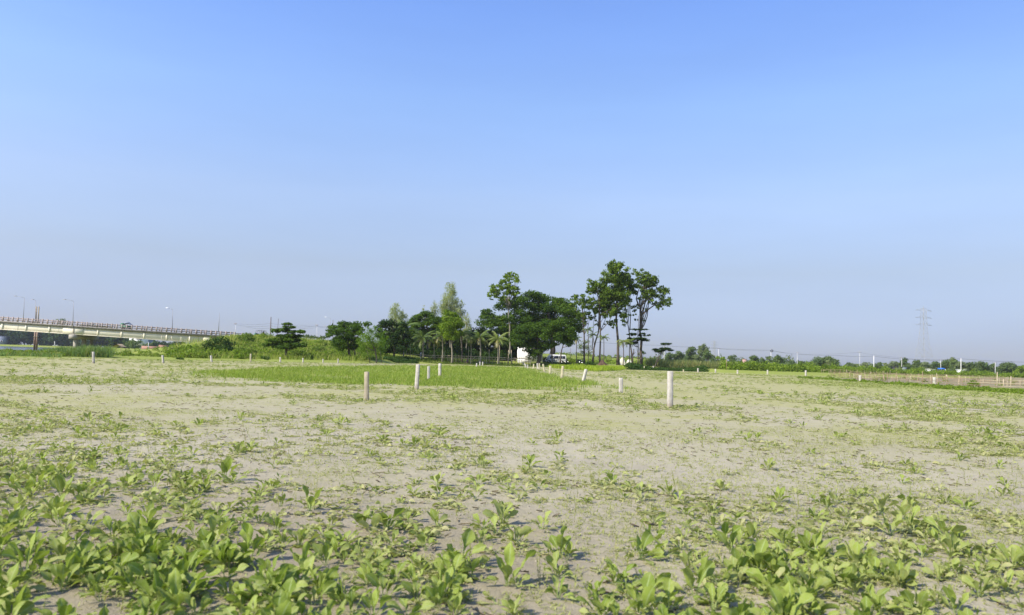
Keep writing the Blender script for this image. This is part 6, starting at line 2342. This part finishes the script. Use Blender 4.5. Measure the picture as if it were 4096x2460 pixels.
# ------------------------------------------------------------------ low bamboo frames on the right
def frame_row(label, pts, sp, h, nr, D_j=.3, side=.0):
    """pts: ground points (px, D) along the row; stakes every sp metres, nr rails"""
    g = []
    for px, D in pts:
        x = (px - CX) / F_PX * D
        g.append((x, D))
    g = np.array(g)
    seg = np.r_[0, np.cumsum(np.hypot(*np.diff(g, axis=0).T))]
    n = int(seg[-1] / sp) + 1
    o = thing('bamboo_trellis', label, 'trellis', (*g[0], gz(*g[0])), 'low bamboo frames on the right of the field')
    tops = []
    for k in range(n):
        s = min(k * sp + rng.normal(0, sp * .2), seg[-1])
        x, y = np.interp(s, seg, g[:, 0]), np.interp(s, seg, g[:, 1])
        z = gz(x, y)
        hh = h * rng.uniform(.85, 1.1) * (1.5 if rng.random() < .12 else 1)
        mb = MB()
        mb.tube([(x, y, z - .1), (x + rng.normal(0, .07), y, z + hh)], [.03, .022], 5)
        if k < 95:
            mb.build('stake', M['bamboopale' if rng.random() < .45 else 'bamboo'], o)
        tops.append((x, y, z))
    tops = np.array(tops)
    for r_ in range(nr):
        hz = h * (.92 - .30 * r_)
        k = 0
        while k < len(tops) - 1:
            e = min(k + int(rng.integers(4, 8)), len(tops) - 1)
            if rng.random() < .88:
                P = tops[k:e + 1] + np.array([0, -.04, hz]) + rng.normal(0, .035, (e + 1 - k, 3)) * np.array([.3, .3, 1])
                if len(P) >= 2:
                    mb = MB()
                    mb.tube(P, rng.uniform(.016, .026), 5)
                    mb.build('rail', M['bamboo' if rng.random() < .8 else 'bamboopale'], o)
            k = e
    return o


frame_row('nearest row of the low bamboo trellis', [(3420, 108), (3600, 84), (3800, 74), (4180, 66)], 1.3, .9, 3)
frame_row('second row of the low bamboo trellis, behind the nearest', [(3330, 128), (3560, 104), (3800, 90), (4190, 80)], 1.7, .95, 3)
frame_row('third row of the low bamboo trellis', [(3320, 146), (3560, 124), (3800, 110), (4190, 98)], 2.0, .95, 3)
frame_row('fourth row of the low bamboo trellis', [(3300, 160), (3560, 148), (3800, 138), (4190, 122)], 2.5, 1.0, 2)
frame_row('farthest row of the low bamboo trellis before the hedge', [(3290, 172), (3560, 176), (3800, 176), (4190, 160)], 3.6, 1.0, 2)
for px, D, yt, lab in ((4013, 66, 1517, 'tall pale stake at the near corner of the bamboo frames'), (3988, 70, 1488, 'thin tall stick standing up in the bamboo frames'), (4043, 72, 1505, 'thick pale stake right of the near corner stake')):
    b = at_base(px, D)
    mb = MB()
    mb.tube([b - (0, 0, .1), W(px + 1, yt, D)], .035, 6)
    tag(mb.build('stake', M['bamboopale']), lab, 'stake')
for px, D in ((3788, 150),):
    b = at_base(px, D)
    mb = MB()
    mb.tube([b - (0, 0, .1), W(px - 3, 1498, D)], .09, 6)
    tag(mb.build('stake', M['bamboopale']), 'leaning pale stake at the back of the bamboo frames', 'stake')

# ------------------------------------------------------------------ poles and wires
def pole(label, px, yt, yb, D, mat='pole', r=.13, arm=1.4, lean=0.0, name='utility_pole', group='utility poles along the road'):
    b = at_base(px - lean, D)
    t = W(px, yt, D)
    o = thing(name, label, 'utility pole', b, group)
    mb = MB()
    mb.tube([b - (0, 0, .3), (b + t) / 2, t], [r * 1.3, r * 1.1, r * .8], 8)
    mb.build('shaft', M[mat], o)
    if arm:
        mb = MB()
        mb.box(t + np.array([0, -.12, -.35]), (arm, .12, .12))
        mb.build('crossarm', M['steel'], o)
        for s in (-.45, 0, .45):
            mb = MB()
            mb.tube([t + np.array([s * arm, -.12, -.29]), t + np.array([s * arm, -.12, -.02])], [.05, .07], 6)
            mb.build('insulator', M['pinkwall'], o)
    return t


T = {}
T['a'] = pole('dark leaning pole right of the three-wheeler', 1084, 1268, 1342, 215, 'darkpole', .14, 0, lean=5)
T['b'] = pole('thin leaning pole behind the left part of the layered tree', 1114, 1274, 1345, 235, 'darkpole', .07, 0, lean=12)
T['c'] = pole('thin pale pole right of the layered tree', 1268, 1298, 1352, 260, 'pole', .07, .9)
T['d'] = pole('pole with a crossarm left of the domed tree', 1312, 1302, 1350, 270, 'darkpole', .09, 2.4)
T['e'] = pole('thin dark pole right of the lamp behind the domed tree', 1332, 1280, 1350, 260, 'darkpole', .11, 0)
T['f'] = pole('faint pale pole right of the bridge end', 942, 1292, 1340, 240, 'pole', .05, .8)
T['g'] = pole('first pale pole right of the grove, behind the leaning tiered tree', 2657, 1377, 1442, 400, 'pole', .2, 1.2)
T['h'] = pole('second pale pole, thin one left of the thin brown stake', 2874, 1392, 1448, 430, 'pole', .12, 1.8)
T['i'] = pole('pole with a round wire coil at its top', 3084, 1397, 1462, 420, 'pole', .16, 0)
T['j'] = pole('fourth pale pole, slim one before the low hazy trees', 3189, 1409, 1468, 430, 'pole', .15, 1.6)
T['k'] = pole('thin pole with a T top left of the thick white pole', 3439, 1406, 1475, 440, 'pole', .12, 2.6)
T['l'] = pole('thick white pole without crossarm', 3495.5, 1423, 1484, 340, 'pole', .2, 0)
T['m'] = pole('third thin pole of the hazy row, above the low dark shed', 3607, 1427, 1480, 430, 'pole', .13, 2.4)
T['n'] = pole('thin pole rising over the blue-roofed stall', 3763, 1438, 1482, 400, 'pole', .12, 1.6)
T['o'] = pole('thick pale pole right of the parasol-like treetop', 3844, 1433, 1490, 330, 'pole', .18, 0)
T['p'] = pole('last thin pole near the right edge of the picture', 3981, 1448, 1492, 430, 'pole', .15, 1.6)
T['q'] = pole('low thick pole in the field under the bridge before the brick wall', 594, 1368, 1396, 420, 'pole', .2, 0)
T['r'] = pole('short white pole on the far river bank', 219, 1365, 1383, 670, 'pole', .35, 0)
T['s'] = pole('thin far pole between the van and the leftmost areca palm', 2283, 1394, 1420, 330, 'darkpole', .1, 0)
# the coil
c = T['i'] + np.array([0.3, -.25, -.9])
mb = MB()
tt = np.linspace(0, 2 * PI, 25)
for k, r_ in ((0, .62), (1, .52), (2, .7)):
    mb.tube(np.stack([c[0] + r_ * np.cos(tt), np.full(25, c[1] - .1 * k), c[2] + r_ * np.sin(tt)], 1), .10, 6, cap=False)
tag(mb.build('wire_coil', M['wire']), 'round coil of black cable hanging on the pole top', 'cable coil')


def wire(label, pts, sag, r=.03):
    mb = MB()
    for a, b2 in zip(pts[:-1], pts[1:]):
        t = np.linspace(0, 1, 14)[:, None]
        P = a * (1 - t) + b2 * t
        P[:, 2] -= (sag * 4 * t * (1 - t))[:, 0]
        mb.tube(P, r, 4, cap=False)
    return tag(mb.build('overhead_wire', M['wire']), label, 'wire', 'overhead wires')


dz = np.array([0, -.1, -.5])
wire('overhead wire running from the tall trees past the right row of poles', [W(2230, 1352, 330), W(2405, 1370, 360), T['g'] + dz, W(2760, 1387, 415), T['i'] + dz, T['j'] + dz * 2, W(3340, 1421, 400), T['l'] + dz * .3, W(3670, 1438, 335), T['o'] + dz * .4, W(4150, 1449, 330)], .35, .045)
wire('thinner overhead wire between the pole with the coil and the thick white pole', [T['h'] + dz, T['i'] + dz * 1.6, W(3215, 1417, 425), T['k'] + dz, T['m'] + dz, T['n'] + dz], .4, .03)
wire('pair-less overhead wire from the bridge end to the pole with the crossarm', [W(950, 1300, 245), T['a'] + np.array([0, 0, -2.5]), W(1150, 1302, 240), T['c'] + dz, T['d'] + dz], .4, .022)
wire('upper overhead wire crossing the dark leaning pole', [W(960, 1296, 240), T['a'] + np.array([0, 0, -1.8]), W(1200, 1300, 245), T['d'] + np.array([.8, 0, -.2])], .3, .018)
wire('lower overhead wire crossing the dark leaning pole', [W(985, 1308, 240), T['a'] + np.array([0, 0, -3.2]), W(1200, 1312, 245), T['c'] + dz * 2], .3, .02)

# ------------------------------------------------------------------ lattice pylons
def pylon(label, px, yt, D, hgt, name='pylon', group=None, wd=.085):
    t = W(px, yt, D)
    zb = t[2] - hgt
    x, y = t[0], D
    rz = .35
    o = thing(name, label, 'pylon', (x, y, zb), group)
    levels = np.array([0, .13, .24, .34, .43, .51, .59, .66, .74, .82, .90, .97]) * hgt
    def half(h):
        return np.interp(h / hgt, [0, .2, .43, .66, 1], [.122, .087, .055, .035, .024]) * hgt
    ca, sa = math.cos(rz), math.sin(rz)
    def cn(h, i_):
        a, b2 = ((-1, -1), (1, -1), (1, 1), (-1, 1))[i_ % 4]
        w_ = half(h)
        u, v = a * w_, b2 * w_
        return np.array([x + u * ca - v * sa, y + u * sa + v * ca, zb + h])
    for i_ in range(4):
        mb = MB()
        mb.tube([cn(h, i_) for h in levels], wd * 1.3, 4)
        mb.build('leg', M['lattice'], o)
    mb = MB()
    for a, b2 in zip(levels[:-1], levels[1:]):
        for i_ in range(4):
            mb.tube([cn(a, i_), cn(b2, i_ + 1)], wd * .7, 4, cap=False)
            mb.tube([cn(a, i_ + 1), cn(b2, i_)], wd * .7, 4, cap=False)
            mb.tube([cn(b2, i_), cn(b2, i_ + 1)], wd * .7, 4, cap=False)
    mb.build('bracing', M['lattice'], o)
    for f in (.94, .83, .72):
        mb = MB()
        h = f * hgt
        for s in (-1, 1):
            tip = np.array([x + s * ca * .17 * hgt, y + s * sa * .17 * hgt, zb + h - .005 * hgt])
            for i_ in range(4):
                a_ = ((-1, -1), (1, -1), (1, 1), (-1, 1))[i_]
                if a_[0] == s:
                    mb.tube([cn(h, i_), tip], wd * .7, 4, cap=False)
                    mb.tube([cn(h + .025 * hgt, i_), tip], wd * .6, 4, cap=False)
        mb.build('crossarm', M['lattice'], o)
    mb = MB()
    mb.tube([(x, y, zb + .97 * hgt), (x, y, zb + hgt)], wd, 4)
    for i_ in range(4):
        mb.tube([cn(.97 * hgt, i_), (x, y, zb + hgt)], wd * .7, 4)
    mb.build('peak', M['lattice'], o)
    return o


pylon('tall pale lattice pylon standing behind the far trees on the right', 3694, 1226, 640, 56)
pylon('very faint far lattice pylon left of the pole with the wire coil', 2857, 1362, 1500, 52, group='far faint pylons', wd=.14)
